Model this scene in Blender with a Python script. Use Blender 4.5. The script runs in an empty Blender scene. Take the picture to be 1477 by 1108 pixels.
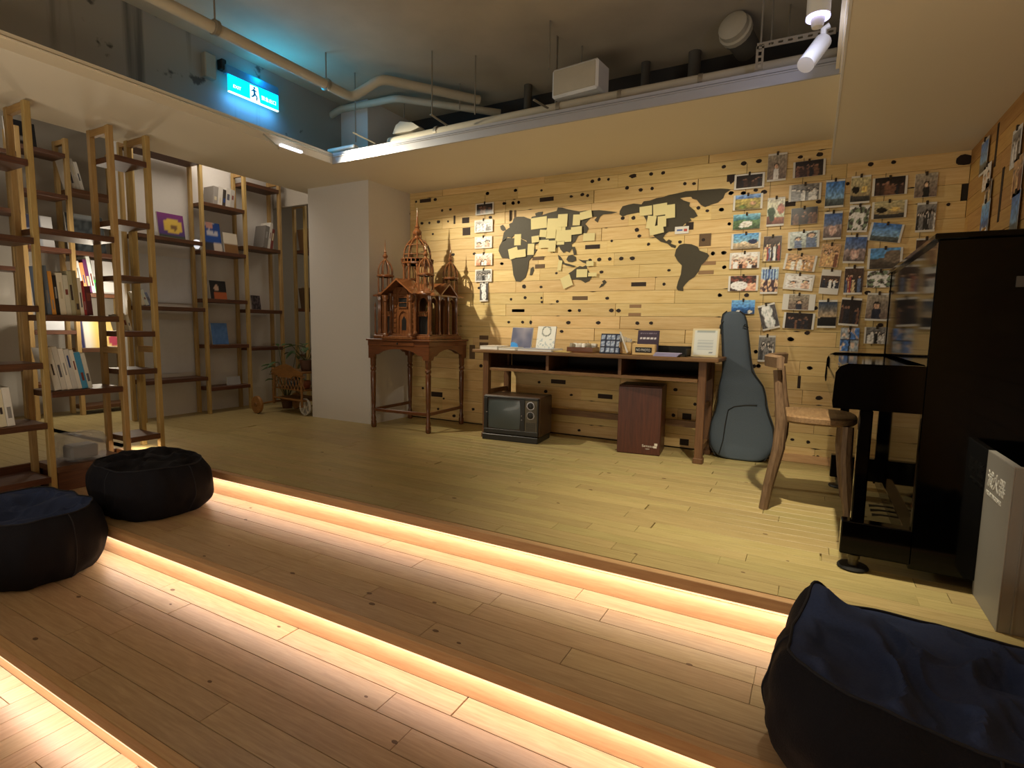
import bpy, math, random
from mathutils import Vector, Matrix, noise
from math import sin, cos, pi, radians as R

# ------------------------------------------------------------------ camera
S = bpy.context.scene
FPX, CX, CY = 782.93, 738.5, 554.0
YAW, PITCH, ROLL = R(-28.653), R(6.0214), R(0.9529)
CAM = Vector((0, 0, 0.84))
FW = Vector((sin(YAW)*cos(PITCH), cos(YAW)*cos(PITCH), -sin(PITCH)))
RT = Vector((cos(YAW), -sin(YAW), 0)); UP = RT.cross(FW)
CR = RT*cos(ROLL) + UP*sin(ROLL); CU = UP*cos(ROLL) - RT*sin(ROLL)
cd = bpy.data.cameras.new('camera'); co = bpy.data.objects.new('camera', cd)
S.collection.objects.link(co); S.camera = co
cd.sensor_fit = 'HORIZONTAL'; cd.sensor_width = 36; cd.lens = 36*FPX/1477
cd.clip_start = 0.02
m = Matrix.Identity(4)
for i, v in enumerate((CR, CU, -FW)):
    for j in range(3): m[j][i] = v[j]
m.translation = CAM
co.matrix_world = m

def at(px, py, ax, val):
    """the point of the room seen at (px, py) of the photograph on the plane axis = val"""
    d = FW*FPX + CR*(px-CX) - CU*(py-CY); i = 'xyz'.index(ax)
    return CAM + d*((val-CAM[i])/d[i])

# ------------------------------------------------------------------ world, lights, exposure
W = bpy.data.worlds.new('world'); S.world = W; W.use_nodes = True
W.node_tree.nodes['Background'].inputs[0].default_value = (0.05, 0.045, 0.04, 1)
W.node_tree.nodes['Background'].inputs[1].default_value = 0.3
S.view_settings.view_transform = 'Standard'; S.view_settings.look = 'None'
S.view_settings.gamma = 1.0; S.view_settings.use_curve_mapping = False
S.view_settings.exposure = 0.0

def light(kind, name, loc, target, energy, col, **k):
    l = bpy.data.lights.new(name, kind); l.energy = energy; l.color = col
    for a, b in k.items(): setattr(l, a, b)
    o = bpy.data.objects.new(name, l); S.collection.objects.link(o)
    o.location = loc
    o.rotation_euler = (Vector(target)-Vector(loc)).to_track_quat('-Z', 'Y').to_euler()
    return o
# track spotlight in the left corner of the trough, aimed at the map wall
light('SPOT', 'spot_map', (-3.08, 2.62, 2.09), (-1.70, 3.92, 0.95), 150, (1.0, 0.88, 0.64), spot_size=R(96), spot_blend=1.0, shadow_soft_size=0.02)
# the tilted spotlight beside it, aimed left at the map
light('SPOT', 'spot_wall', (-0.12, 2.66, 1.97), (-0.95, 3.92, 0.85), 72, (1.0, 0.89, 0.66), spot_size=R(84), spot_blend=1.0, shadow_soft_size=0.02)
# track spotlight at the right end of the trough, aimed at the floor before the chair
light('SPOT', 'spot_floor', (-0.055, 2.20, 1.86), (-0.22, 2.62, 0.0), 165, (1.0, 0.88, 0.62), spot_size=R(80), spot_blend=0.9, shadow_soft_size=0.02)
# spill of the glowing rim of that lamp on the trough edge
light('POINT', 'lamp_rim', (-0.09, 2.50, 2.02), (0, 0, 0), 1.8, (0.62, 0.68, 1.0), shadow_soft_size=0.03)
light('POINT', 'lamp_corner', (-3.0, 2.86, 2.14), (0, 0, 0), 0.12, (0.7, 0.78, 1.0), shadow_soft_size=0.03)
# fill lights added in the unseen room behind the viewer
light('AREA', 'room_fill', (-1.8, -1.0, 2.5), (-1.8, -1.0, 0), 5, (1.0, 0.90, 0.72), size=2.4)
light('AREA', 'room_fill_up', (-1.7, -0.75, 0.1), (-1.7, -0.1, 2.6), 50, (1.0, 0.88, 0.70), shape='RECTANGLE', size=3.0, size_y=1.0)  # upward fill added to brighten slab and soffits
light('AREA', 'room_fill_side', (-3.6, -0.6, 1.9), (-3.9, 1.5, 0.8), 5, (1.0, 0.88, 0.68), size=0.8)
# unseen lights added to brighten the recess shelves
light('SPOT', 'recess_fill_spot', (-5.0, 1.9, 2.5), (-5.75, 2.5, 0.30), 50, (1.0, 0.88, 0.70), spot_size=R(46), spot_blend=0.8, shadow_soft_size=0.05)
light('AREA', 'recess_fill', (-5.3, 1.6, 2.5), (-5.6, 2.3, 0.3), 3, (1.0, 0.88, 0.72), size=0.5)
light('AREA', 'portal_fill', (-4.3, 4.7, 2.4), (-4.5, 4.6, 0), 3.5, (1.0, 0.85, 0.65), size=0.5)  # unseen light added to lift the far bookcase a little
light('AREA', 'sign_under', (-3.44, 2.56, 2.335), (-3.50, 2.56, 2.24), 1.1, (0.05, 0.36, 1.0), shape='RECTANGLE', size=0.36, size_y=0.02)
light('POINT', 'recess_fill_low', (-5.28, 2.40, 1.0), (0, 0, 0), 10, (1.0, 0.88, 0.70), shadow_soft_size=0.06)  # added point light without a fixture, brightens the lower recess
light('AREA', 'shelf_led', (-3.80, 1.9, 0.065), (-3.80, 1.9, -1), 0.5, (1.0, 0.80, 0.62), shape='RECTANGLE', size=0.18, size_y=0.02)
light('AREA', 'shelf_fill', (-4.45, 2.9, 2.5), (-4.7, 3.0, 0.5), 9.0, (1.0, 0.85, 0.68), size=0.8)  # unseen fill added above the partition shelves and floor
# LED strips under the three nosings
NOSE = [(1.829, 0.0), (1.274, -0.15), (0.718, -0.30)]
for yy, zz in NOSE:
    l = light('AREA', 'step_led', (-1.63, yy+0.013, zz-0.048), (-1.55, yy+0.028, -1), 8.5, (1.0, 0.83, 0.74), shape='RECTANGLE', size=4.6, size_y=0.010)
    l.rotation_euler = (R(17), 0, 0)
light('AREA', 'sign_glow', (-3.36, 2.56, 2.40), (-2.0, 2.56, 2.3), 3.0, (0.0, 0.50, 1.0), shape='RECTANGLE', size=0.34, size_y=0.12)
light('POINT', 'sign_back', (-3.40, 2.58, 2.50), (-2.0, 2.56, 2.3), 0.9, (0.0, 0.50, 1.0), shadow_soft_size=0.04)

# ------------------------------------------------------------------ materials
MATS = {}
def base(name, rough=0.5, metal=0.0, spec=0.5):
    mt = bpy.data.materials.new(name); mt.use_nodes = True; MATS[name] = mt
    n = mt.node_tree.nodes; b = n['Principled BSDF']
    b.inputs['Roughness'].default_value = rough; b.inputs['Metallic'].default_value = metal
    b.inputs['Specular IOR Level'].default_value = spec
    return mt, n, mt.node_tree.links, b
def lin(c):
    if isinstance(c[0], int) or max(c) > 1: c = [v/255 for v in c]
    return tuple((v/12.92 if v <= 0.04045 else ((v+0.055)/1.055)**2.4) for v in c[:3]) + (1,)
def plain(name, c, rough=0.5, metal=0.0, var=0.06, scale=20, bump=0.0, spec=0.5, emit=0, coat=0):
    if name in MATS: return MATS[name]
    mt, n, l, b = base(name, rough, metal, spec)
    tc = n.new('ShaderNodeTexCoord'); no = n.new('ShaderNodeTexNoise'); no.inputs['Scale'].default_value = scale
    no.inputs['Detail'].default_value = 4
    l.new(tc.outputs['Object'], no.inputs['Vector'])
    mx = n.new('ShaderNodeMix'); mx.data_type = 'RGBA'
    c = lin(c)
    mx.inputs['A'].default_value = tuple(v*(1-var) for v in c[:3])+(1,)
    mx.inputs['B'].default_value = tuple(min(1, v*(1+var)) for v in c[:3])+(1,)
    l.new(no.outputs['Fac'], mx.inputs['Factor']); l.new(mx.outputs['Result'], b.inputs['Base Color'])
    if bump:
        bp = n.new('ShaderNodeBump'); bp.inputs['Strength'].default_value = bump; bp.inputs['Distance'].default_value = 0.01
        l.new(no.outputs['Fac'], bp.inputs['Height']); l.new(bp.outputs['Normal'], b.inputs['Normal'])
    if emit:
        b.inputs['Emission Color'].default_value = c; b.inputs['Emission Strength'].default_value = emit
    if coat: b.inputs['Coat Weight'].default_value = coat
    return mt
def wood(name, c1, c2, axis='x', rough=0.45, scale=6.0, vary=0.0, hue=None, stretch=14, coat=0, bump=0.08):
    """grain stretched along an axis; vary = brightness change from piece to piece"""
    mt, n, l, b = base(name, rough)
    tc = n.new('ShaderNodeTexCoord'); mp = n.new('ShaderNodeMapping')
    sc = [stretch]*3; sc['xyz'.index(axis)] = 1.0
    mp.inputs['Scale'].default_value = sc
    oi = n.new('ShaderNodeObjectInfo'); vm = n.new('ShaderNodeVectorMath'); vm.operation = 'ADD'
    ml = n.new('ShaderNodeMath'); ml.operation = 'MULTIPLY'; ml.inputs[1].default_value = 47.0
    l.new(oi.outputs['Random'], ml.inputs[0]); l.new(tc.outputs['Object'], vm.inputs[0]); l.new(ml.outputs[0], vm.inputs[1])
    l.new(vm.outputs[0], mp.inputs['Vector'])
    no = n.new('ShaderNodeTexNoise'); no.inputs['Scale'].default_value = scale; no.inputs['Detail'].default_value = 6; no.inputs['Roughness'].default_value = 0.62
    no.inputs['Distortion'].default_value = 0.6
    l.new(mp.outputs[0], no.inputs['Vector'])
    cr = n.new('ShaderNodeValToRGB'); cr.color_ramp.elements[0].position = 0.3; cr.color_ramp.elements[1].position = 0.72
    cr.color_ramp.elements[0].color = lin(c2); cr.color_ramp.elements[1].color = lin(c1)
    l.new(no.outputs['Fac'], cr.inputs[0])
    out = cr.outputs[0]
    if vary:
        mr = n.new('ShaderNodeMapRange'); mr.inputs['To Min'].default_value = 1-vary; mr.inputs['To Max'].default_value = 1+vary
        wn = n.new('ShaderNodeTexWhiteNoise'); wn.noise_dimensions = '1D'
        l.new(oi.outputs['Random'], wn.inputs['W']); l.new(wn.outputs['Value'], mr.inputs['Value'])
        hs = n.new('ShaderNodeHueSaturation'); l.new(out, hs.inputs['Color']); l.new(mr.outputs[0], hs.inputs['Value'])
        m2 = n.new('ShaderNodeMapRange'); m2.inputs['To Min'].default_value = 0.492; m2.inputs['To Max'].default_value = 0.508
        l.new(oi.outputs['Random'], m2.inputs['Value']); l.new(m2.outputs[0], hs.inputs['Hue']); out = hs.outputs[0]
    l.new(out, b.inputs['Base Color'])
    bp = n.new('ShaderNodeBump'); bp.inputs['Strength'].default_value = bump; bp.inputs['Distance'].default_value = 0.004
    l.new(no.outputs['Fac'], bp.inputs['Height']); l.new(bp.outputs['Normal'], b.inputs['Normal'])
    if coat: b.inputs['Coat Weight'].default_value = coat; b.inputs['Coat Roughness'].default_value = 0.15
    return mt
PINE = wood('pine_wall', (232, 206, 150), (212, 178, 116), 'x', 0.55, 5, vary=0.10)
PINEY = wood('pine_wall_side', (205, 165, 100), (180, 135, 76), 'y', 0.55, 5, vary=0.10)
OAK = wood('floor_oak', (182, 164, 114), (156, 138, 90), 'x', 0.42, 7, vary=0.10)
TREAD = wood('tread_pine', (184, 158, 122), (158, 130, 96), 'x', 0.42, 7, vary=0.08)
OAKY = wood('floor_oak_cross', (192, 164, 130), (168, 140, 106), 'y', 0.42, 7, vary=0.10)
NOSEM = wood('nosing_pine', (206, 168, 124), (186, 144, 102), 'x', 0.45, 6, vary=0.05)
POSTW = wood('post_pine', (184, 156, 100), (158, 128, 76), 'z', 0.5, 6, vary=0.05)
RAILW = wood('rail_pine', (176, 140, 86), (150, 114, 64), 'x', 0.5, 6)
SHELFW = wood('shelf_walnut', (104, 66, 42), (66, 38, 24), 'y', 0.45, 6, vary=0.08)
DESKW = wood('desk_wood', (132, 98, 60), (96, 66, 38), 'x', 0.5, 7)
DESKZ = wood('desk_leg_wood', (116, 80, 48), (82, 52, 30), 'z', 0.5, 7)
MAHOG = wood('mahogany', (118, 68, 36), (76, 40, 20), 'x', 0.28, 8, coat=0.5)
MAHOGZ = wood('mahogany_upright', (116, 68, 38), (76, 42, 22), 'z', 0.26, 8, coat=0.5)
CARVE = wood('carved_teak', (136, 86, 50), (92, 54, 30), 'z', 0.25, 10, coat=0.6)
RUST = wood('rustic_driftwood', (130, 104, 78), (84, 62, 44), 'z', 0.6, 9, bump=0.3)
CAJ = wood('cajon_wood', (90, 42, 24), (60, 26, 14), 'z', 0.4, 6)
RATT = wood('rattan', (150, 106, 52), (108, 72, 32), 'x', 0.55, 12)
LIGHTW = wood('light_wood', (226, 196, 140), (206, 170, 110), 'x', 0.5, 9)
def concrete():
    mt, n, l, b = base('concrete_wall', 0.85)
    tc = n.new('ShaderNodeTexCoord'); mp = n.new('ShaderNodeMapping'); mp.inputs['Scale'].default_value = (1, 2.2, 0.12)
    l.new(tc.outputs['Object'], mp.inputs['Vector'])
    n1 = n.new('ShaderNodeTexNoise'); n1.inputs['Scale'].default_value = 3; n1.inputs['Detail'].default_value = 8; l.new(mp.outputs[0], n1.inputs['Vector'])
    n2 = n.new('ShaderNodeTexNoise'); n2.inputs['Scale'].default_value = 9; n2.inputs['Detail'].default_value = 6; l.new(tc.outputs['Object'], n2.inputs['Vector'])
    c1 = n.new('ShaderNodeValToRGB'); c1.color_ramp.elements[0].position = 0.34; c1.color_ramp.elements[1].position = 0.44
    c1.color_ramp.elements[0].color = lin((96, 94, 88)); c1.color_ramp.elements[1].color = lin((150, 146, 138))
    l.new(n1.outputs['Fac'], c1.inputs[0])
    c2 = n.new('ShaderNodeValToRGB'); c2.color_ramp.elements[0].position = 0.30; c2.color_ramp.elements[1].position = 0.36
    c2.color_ramp.elements[0].color = (0.08, 0.08, 0.08, 1)
    l.new(n2.outputs['Fac'], c2.inputs[0])
    mx = n.new('ShaderNodeMix'); mx.data_type = 'RGBA'; mx.blend_type = 'MULTIPLY'; mx.inputs['Factor'].default_value = 0.8
    l.new(c1.outputs[0], mx.inputs['A']); l.new(c2.outputs[0], mx.inputs['B']); l.new(mx.outputs['Result'], b.inputs['Base Color'])
    bp = n.new('ShaderNodeBump'); bp.inputs['Strength'].default_value = 0.25; l.new(n2.outputs['Fac'], bp.inputs['Height']); l.new(bp.outputs['Normal'], b.inputs['Normal'])
    return mt
CONC = concrete()
COND = plain('dark_plenum_wall', (58, 54, 50), 0.95, var=0.2, scale=4)
SLAB = plain('slab_concrete', (178, 164, 140), 0.9, var=0.25, scale=3, bump=0.1)
SOFF = plain('soffit_paint', (222, 212, 190), 0.8, var=0.02, scale=4)
COLP = plain('column_paint', (214, 212, 210), 0.85, var=0.03, scale=60, bump=0.05)
WALLP = plain('wall_paint', (176, 170, 160), 0.85, var=0.03)
ALU = plain('trim_aluminium', (160, 160, 164), 0.5, 0.0, var=0.03)
PIPE = plain('pipe_paint', (180, 170, 148), 0.6, var=0.12, scale=12)
GALV = plain('galvanised_steel', (150, 142, 126), 0.45, 0.6, var=0.1)
WHITE = plain('white_paint', (222, 220, 214), 0.45)
BLACKP = plain('piano_black', (4, 4, 5), 0.07, var=0.0, spec=0.22)
BLACKM = plain('black_matt', (14, 13, 13), 0.6)
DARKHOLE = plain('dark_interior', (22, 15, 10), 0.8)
GREYMET = plain('grey_sheet_metal', (150, 146, 140), 0.5, 0.1, var=0.02)
PAPER = plain('paper_white', (228, 226, 220), 0.5, var=0.03)
NOTE = plain('note_paper', (226, 214, 158), 0.7, var=0.04)
MAPD = plain('map_veneer', (64, 58, 42), 0.6, var=0.15, scale=60)
KNOT = plain('knot_dark', (34, 18, 12), 0.7)
CORD = plain('cord_dark', (60, 48, 34), 0.8)
BRASS = plain('aged_brass', (92, 84, 66), 0.4, 0.7)
CHROME = plain('chrome', (200, 200, 205), 0.15, 1.0)
LEDM = plain('led_strip', (255, 216, 176), emit=1.3)
GLOWW = plain('lamp_glow', (200, 196, 255), emit=4)
SIGNM = plain('sign_face', (0, 196, 255), emit=2.6)
SIGNW = plain('sign_white', (210, 255, 255), emit=2.6)
GUIT = plain('guitar_nylon', (78, 90, 104), 0.75, var=0.10, scale=160, bump=0.2)
GUITD = plain('guitar_piping', (24, 26, 28), 0.6)
PIPE_SHADE = plain('pipe_shaded', (84, 78, 68), 0.7)  # darker copy of the pipe paint, plenum shade put into the colour
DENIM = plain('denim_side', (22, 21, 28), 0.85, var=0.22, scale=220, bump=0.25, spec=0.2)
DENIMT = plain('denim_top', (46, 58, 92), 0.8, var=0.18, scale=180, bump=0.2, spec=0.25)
SEAM = plain('denim_seam', (22, 22, 32), 0.8)
LEAF = plain('leaf_green', (58, 84, 46), 0.45, var=0.3, scale=8)
STEM = plain('stem_green', (70, 74, 40), 0.6)
def plastic():
    mt, n, l, b = base('clear_plastic', 0.18)
    b.inputs['Base Color'].default_value = (0.5, 0.52, 0.56, 1); b.inputs['Alpha'].default_value = 0.36
    return mt
PLAST = plastic()
def glassm():
    mt, n, l, b = base('screen_glass', 0.12); b.inputs['Base Color'].default_value = lin((70, 78, 80)); b.inputs['Coat Weight'].default_value = 0.15; b.inputs['Roughness'].default_value = 0.3
    return mt
SCREEN = glassm()
def vcol():
    mt, n, l, b = base('printed_picture', 0.28)
    a = n.new('ShaderNodeVertexColor'); a.layer_name = 'print'; l.new(a.outputs['Color'], b.inputs['Base Color'])
    return mt
PRINT = vcol()
def bookmat(c, i=[0]):
    k = 'cover_%d_%d_%d' % tuple(c)
    return MATS.get(k) or plain(k, c, 0.45, var=0.08, scale=30)

# ------------------------------------------------------------------ mesh helpers
class MB:
    def __init__(s): s.v = []; s.f = []; s.smooth = []
    def add(s, vs, fs, sm=False):
        b = len(s.v); s.v += [tuple(v) for v in vs]; s.f += [tuple(i+b for i in f) for f in fs]; s.smooth += [sm]*len(fs); return s
    def box(s, x0, x1, y0, y1, z0, z1, bev=0.0, mtx=None):
        if bev <= 0:
            vs = [(x, y, z) for x in (x0, x1) for y in (y0, y1) for z in (z0, z1)]
            fs = [(0, 1, 3, 2), (4, 6, 7, 5), (0, 4, 5, 1), (2, 3, 7, 6), (0, 2, 6, 4), (1, 5, 7, 3)]
        else:
            b = bev; X = (x0, x1); Y = (y0, y1); Z = (z0, z1); vs = []; idx = {}
            for i in (0, 1):
                for j in (0, 1):
                    for k in (0, 1):
                        sx, sy, sz = (1-2*i), (1-2*j), (1-2*k)
                        idx[i, j, k, 0] = len(vs); vs.append((X[i], Y[j]+sy*b, Z[k]+sz*b))
                        idx[i, j, k, 1] = len(vs); vs.append((X[i]+sx*b, Y[j], Z[k]+sz*b))
                        idx[i, j, k, 2] = len(vs); vs.append((X[i]+sx*b, Y[j]+sy*b, Z[k]))
            fs = []
            for i in (0, 1): fs.append((idx[i,0,0,0], idx[i,1,0,0], idx[i,1,1,0], idx[i,0,1,0]))
            for j in (0, 1): fs.append((idx[0,j,0,1], idx[1,j,0,1], idx[1,j,1,1], idx[0,j,1,1]))
            for k in (0, 1): fs.append((idx[0,0,k,2], idx[1,0,k,2], idx[1,1,k,2], idx[0,1,k,2]))
            for i in (0, 1):
                for j in (0, 1): fs.append((idx[i,j,0,0], idx[i,j,1,0], idx[i,j,1,1], idx[i,j,0,1]))
            for i in (0, 1):
                for k in (0, 1): fs.append((idx[i,0,k,0], idx[i,1,k,0], idx[i,1,k,2], idx[i,0,k,2]))
            for j in (0, 1):
                for k in (0, 1): fs.append((idx[0,j,k,1], idx[1,j,k,1], idx[1,j,k,2], idx[0,j,k,2]))
            for i in (0, 1):
                for j in (0, 1):
                    for k in (0, 1): fs.append((idx[i,j,k,0], idx[i,j,k,1], idx[i,j,k,2]))
        if mtx: vs = [tuple(mtx @ Vector(v)) for v in vs]
        return s.add(vs, fs)
    def tube(s, pts, rad, seg=10, cap=True, flat=1.0):
        pts = [Vector(p) for p in pts]; n = len(pts)
        if not hasattr(rad, '__len__'): rad = [rad]*n
        up0 = None; vs = []
        for i, p in enumerate(pts):
            t = (pts[min(i+1, n-1)]-pts[max(i-1, 0)]).normalized()
            if up0 is None:
                up0 = Vector((0, 0, 1)) if abs(t.z) < 0.9 else Vector((1, 0, 0))
            a = t.cross(up0).normalized(); b = a.cross(t).normalized(); up0 = b
            for k in range(seg):
                th = 2*pi*k/seg; vs.append(p + a*cos(th)*rad[i] + b*sin(th)*rad[i]*flat)
        fs = [(i*seg+k, i*seg+(k+1) % seg, (i+1)*seg+(k+1) % seg, (i+1)*seg+k) for i in range(n-1) for k in range(seg)]
        if cap: fs += [tuple(range(seg))[::-1], tuple(range((n-1)*seg, n*seg))]
        return s.add(vs, fs, True)
    def lathe(s, prof, c=(0, 0, 0), seg=14, mtx=None, sx=1, sy=1):
        vs = []
        for r, z in prof:
            for k in range(seg):
                th = 2*pi*k/seg; vs.append(Vector((c[0]+r*cos(th)*sx, c[1]+r*sin(th)*sy, c[2]+z)))
        n = len(prof)
        fs = [(i*seg+k, i*seg+(k+1) % seg, (i+1)*seg+(k+1) % seg, (i+1)*seg+k) for i in range(n-1) for k in range(seg)]
        fs += [tuple(range(seg))[::-1], tuple(range((n-1)*seg, n*seg))]
        if mtx: vs = [mtx @ v for v in vs]
        return s.add(vs, fs, True)
    def prism(s, poly, o, u, v, w):
        """polygon (a, b) placed at o + a*u + b*v, thickened by w"""
        o, u, v, w = map(Vector, (o, u, v, w)); n = len(poly)
        p = [o+u*a+v*b for a, b in poly]
        vs = p + [q+w for q in p]
        fs = [tuple(range(n)), tuple(range(n, 2*n))[::-1]] + [(i, i+n, (i+1) % n+n, (i+1) % n) for i in range(n)]
        return s.add(vs, fs)
    def move(s, d):
        d = Vector(d); s.v = [tuple(Vector(v)+d) for v in s.v]; return s
    def xf(s, mtx): s.v = [tuple(mtx @ Vector(v)) for v in s.v]; return s

def fixn(me):
    import bmesh
    b = bmesh.new(); b.from_mesh(me); bmesh.ops.recalc_face_normals(b, faces=b.faces); b.to_mesh(me); b.free()
def mesh(name, mb, mat):
    me = bpy.data.meshes.new(name); me.from_pydata(mb.v, [], mb.f); me.update()
    fixn(me)
    if any(mb.smooth):
        me.polygons.foreach_set('use_smooth', mb.smooth)
        me.set_sharp_from_angle(angle=R(40))
    if mat: me.materials.append(mat)
    return me
def link(name, me, parent=None, loc=None, rot=None):
    o = bpy.data.objects.new(name, me); S.collection.objects.link(o)
    if parent: o.parent = parent
    if loc is not None: o.location = loc
    if rot is not None: o.rotation_euler = rot
    return o
def obj(name, mb, mat, parent=None, loc=None, rot=None, label=None):
    o = link(name, mesh(name, mb, mat), parent, loc, rot)
    if label: o['label'] = label
    return o
def tag(o, label=None, cat=None, group=None, kind=None):
    for k, v in (('label', label), ('category', cat), ('group', group), ('kind', kind)):
        if v: o[k] = v
    return o
def thing(name, label, cat, loc=(0, 0, 0), rotz=0, group=None):
    o = bpy.data.objects.new(name, None); S.collection.objects.link(o); o.empty_display_size = 0.1
    o.location = loc; o.rotation_euler = (0, 0, rotz); return tag(o, label, cat, group)
def struct(name, mb, mat, parent=None, label=None, **k):
    o = obj(name, mb, mat, parent, **k)
    if not parent: o['kind'] = 'structure'
    if label: o['label'] = label
    return o
def text(body, size, mat, parent, mtx, name='lettering', extrude=0.0008, align='LEFT', xs=1.0):
    cu = bpy.data.curves.new(name, 'FONT'); cu.body = body; cu.size = size; cu.extrude = extrude; cu.align_x = align
    cu.resolution_u = 3
    to = bpy.data.objects.new(name, cu); S.collection.objects.link(to)
    dg = bpy.context.evaluated_depsgraph_get(); dg.update()
    me = bpy.data.meshes.new_from_object(to.evaluated_get(dg)); bpy.data.objects.remove(to)
    me.transform(mtx @ Matrix.Diagonal((xs, 1, 1, 1))); me.materials.clear(); me.materials.append(mat)
    return link(name, me, parent)
# ------------------------------------------------------------------ the room
WX0, WX1, WY = -5.95, 0.71, 3.92          # far left wall, right wall, back wall
YR = -2.6                                  # wall behind the viewer
SZ = 2.0                                   # underside of the white soffit
CZ = 2.62                                  # concrete slab
rnd = random.Random(4)
_pl = {}
def plank_row(parent, axis, a0, a1, c, fixed, w, th, mat, lens, face, off=0.0, jit=0.0, gap=0.0016):
    """a row of boards along axis from a0 to a1; c = centre across, fixed = coordinate of the visible face"""
    a = a0 - rnd.random()*lens[1]*0.8 + off
    while a < a1:
        L = rnd.uniform(*lens); s, e = max(a, a0), min(a+L, a1); a += L
        if e-s < 0.03: continue
        L2 = round(e-s, 2); key = (axis, face, L2, w, th, mat.name)
        if key not in _pl:
            h = (e-s)/2-gap/2; hw = w/2-gap/2; b = MB()
            if face == 'z':
                b.box(*((-h, h, -hw, hw) if axis == 'x' else (-hw, hw, -h, h)), -th, 0, bev=0.0008)
            elif face == 'y': b.box(-h, h, 0, th, -hw, hw, bev=0.0008)
            else: b.box(0, th, -h, h, -hw, hw, bev=0.0008)
            _pl[key] = mesh('plank', b, mat)
        mid = (s+e)/2; j = rnd.uniform(-jit, jit)
        if face == 'z': loc = (mid, c, fixed+j) if axis == 'x' else (c, mid, fixed+j)
        elif face == 'y': loc = (mid, fixed+j, c)
        else: loc = (fixed+j, mid, c)
        link('plank', _pl[key], parent, loc)

# stage floor
fl = struct('floor', MB().box(-5.95, 0.71, 1.86, 3.925, -0.06, -0.012).box(-5.95, -3.977, -2.6, 1.86, -0.06, -0.012), OAK)
y = 1.8655
k = 0
while y < 3.90:
    w = 0.0755
    x1 = 0.71
    plank_row(fl, 'x', -3.95 if y < 3.4 else -3.95, x1, y+w/2, 0.0, w, 0.012, OAK, (0.42, 0.98), 'z')
    y += w; k += 1
y = 1.8655
bg = MB()
while y < 4.0:
    x = -5.95
    while x < -3.95:
        L = rnd.uniform(.5, 1.0); bg.box(x, min(x+L, -3.95)-0.002, y, y+0.0735, -0.012, 0); x += L
    y += 0.0755
y = -2.6
while y < 1.86:
    bg.box(-5.95, -3.977, y, y+0.0735, -0.012, 0); y += 0.0755
o = obj('far_planks', bg, OAK, fl); o['kind'] = 'stuff'
# floor of the dark room beyond the portal
struct('floor', MB().box(-5.95, -3.2, 3.93, 5.6, -0.06, -0.001), OAK)
# treads
def tread(y0, y1, z, mat, axis, x0=-3.96, x1=0.71):
    t = struct('floor', MB().box(x0, x1, y0, y1, z-0.06, z-0.012), mat)
    if axis == 'x':
        n = 6; w = (y1-y0)/n
        for i in range(n): plank_row(t, 'x', x0, x1, y0+w*(i+.5), z, w, 0.012, mat, (0.7, 1.5), 'z')
    else:
        x = x0
        while x < x1:
            w = 0.092; plank_row(t, 'y', y0, y1, x+w/2, z, w, 0.012, mat, (1.6, 2.2), 'z'); x += w
    return t
t1 = tread(1.305, 1.873, -0.15, TREAD, 'x')
t2 = tread(0.749, 1.318, -0.30, TREAD, 'x')
t3 = tread(-0.9, 0.762, -0.45, OAKY, 'y', -3.2, 0.71)
struct('floor', MB().box(-5.9, 0.71, -2.6, -0.9, -0.5, -0.45), OAKY)
for (yy, zz), par in zip(NOSE, (fl, t1, t2)):
    pz = {fl: 0, t1: 0, t2: 0}[par]
    obj('nosing', MB().box(-3.96, 0.71, yy, yy+0.031, zz-0.04, zz+0.0004, bev=0.002), NOSEM, par)
    obj('riser', MB().box(-3.96, 0.71, yy+0.044, yy+0.056, zz-0.15, zz-0.041), NOSEM, par)
    obj('led_strip', MB().box(-3.72, 0.70, yy+0.001, yy+0.008, zz-0.0445, zz-0.0402), LEDM, par)
struct('baseboard_left', MB().box(-3.976, -3.962, -2.5, 1.86, -0.45, -0.001), SHELFW)

tk = random.Random(21)
for par, (ya, yb), zz in ((t1, (1.32, 1.85), -.15), (t2, (.78, 1.29), -.30), (fl, (1.9, 3.6), 0.0)):
    b = MB()
    for _ in range(12 if zz else 26):
        x, y, r = tk.uniform(-3.0, .4), tk.uniform(ya, yb), tk.uniform(.003, .008)
        b.prism([(cos(pi*i/4)*r*1.8, sin(pi*i/4)*r) for i in range(8)], (x, y, zz-.001), (1, 0, 0), (0, 1, 0), (0, 0, .0014))
    o = obj('knots', b, plain('floor_knot', (96, 70, 44), .6), par); o['kind'] = 'stuff'
# back wall of pine boards
wb = struct('wall_back', MB().box(-3.22, 0.72, WY+0.013, WY+0.12, -0.06, CZ), COND)
z = 0.005; PITCH_Z = 0.0925
z0 = 0.93 - 10*PITCH_Z
for i in range(22):
    zc = z0+PITCH_Z*(i+.5); 
    plank_row(wb, 'x', -3.21, 0.71, zc, WY, PITCH_Z, 0.012, PINE, (0.55, 1.25), 'y', jit=0.0012)
# right wall of pine boards
wr = struct('wall_right', MB().box(WX1+0.013, WX1+0.12, YR, WY+0.12, -0.5, CZ), WALLP)
for i in range(-5, 21):
    zc = z0+PITCH_Z*(i+.5)
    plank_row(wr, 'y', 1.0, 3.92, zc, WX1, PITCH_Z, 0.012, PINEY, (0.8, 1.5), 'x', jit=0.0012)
b = MB()
for i in range(-5, 21):
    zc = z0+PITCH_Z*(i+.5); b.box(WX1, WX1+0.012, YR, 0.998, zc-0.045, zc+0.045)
o = obj('far_planks', b, PINEY, wr); o['kind'] = 'stuff'

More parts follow.
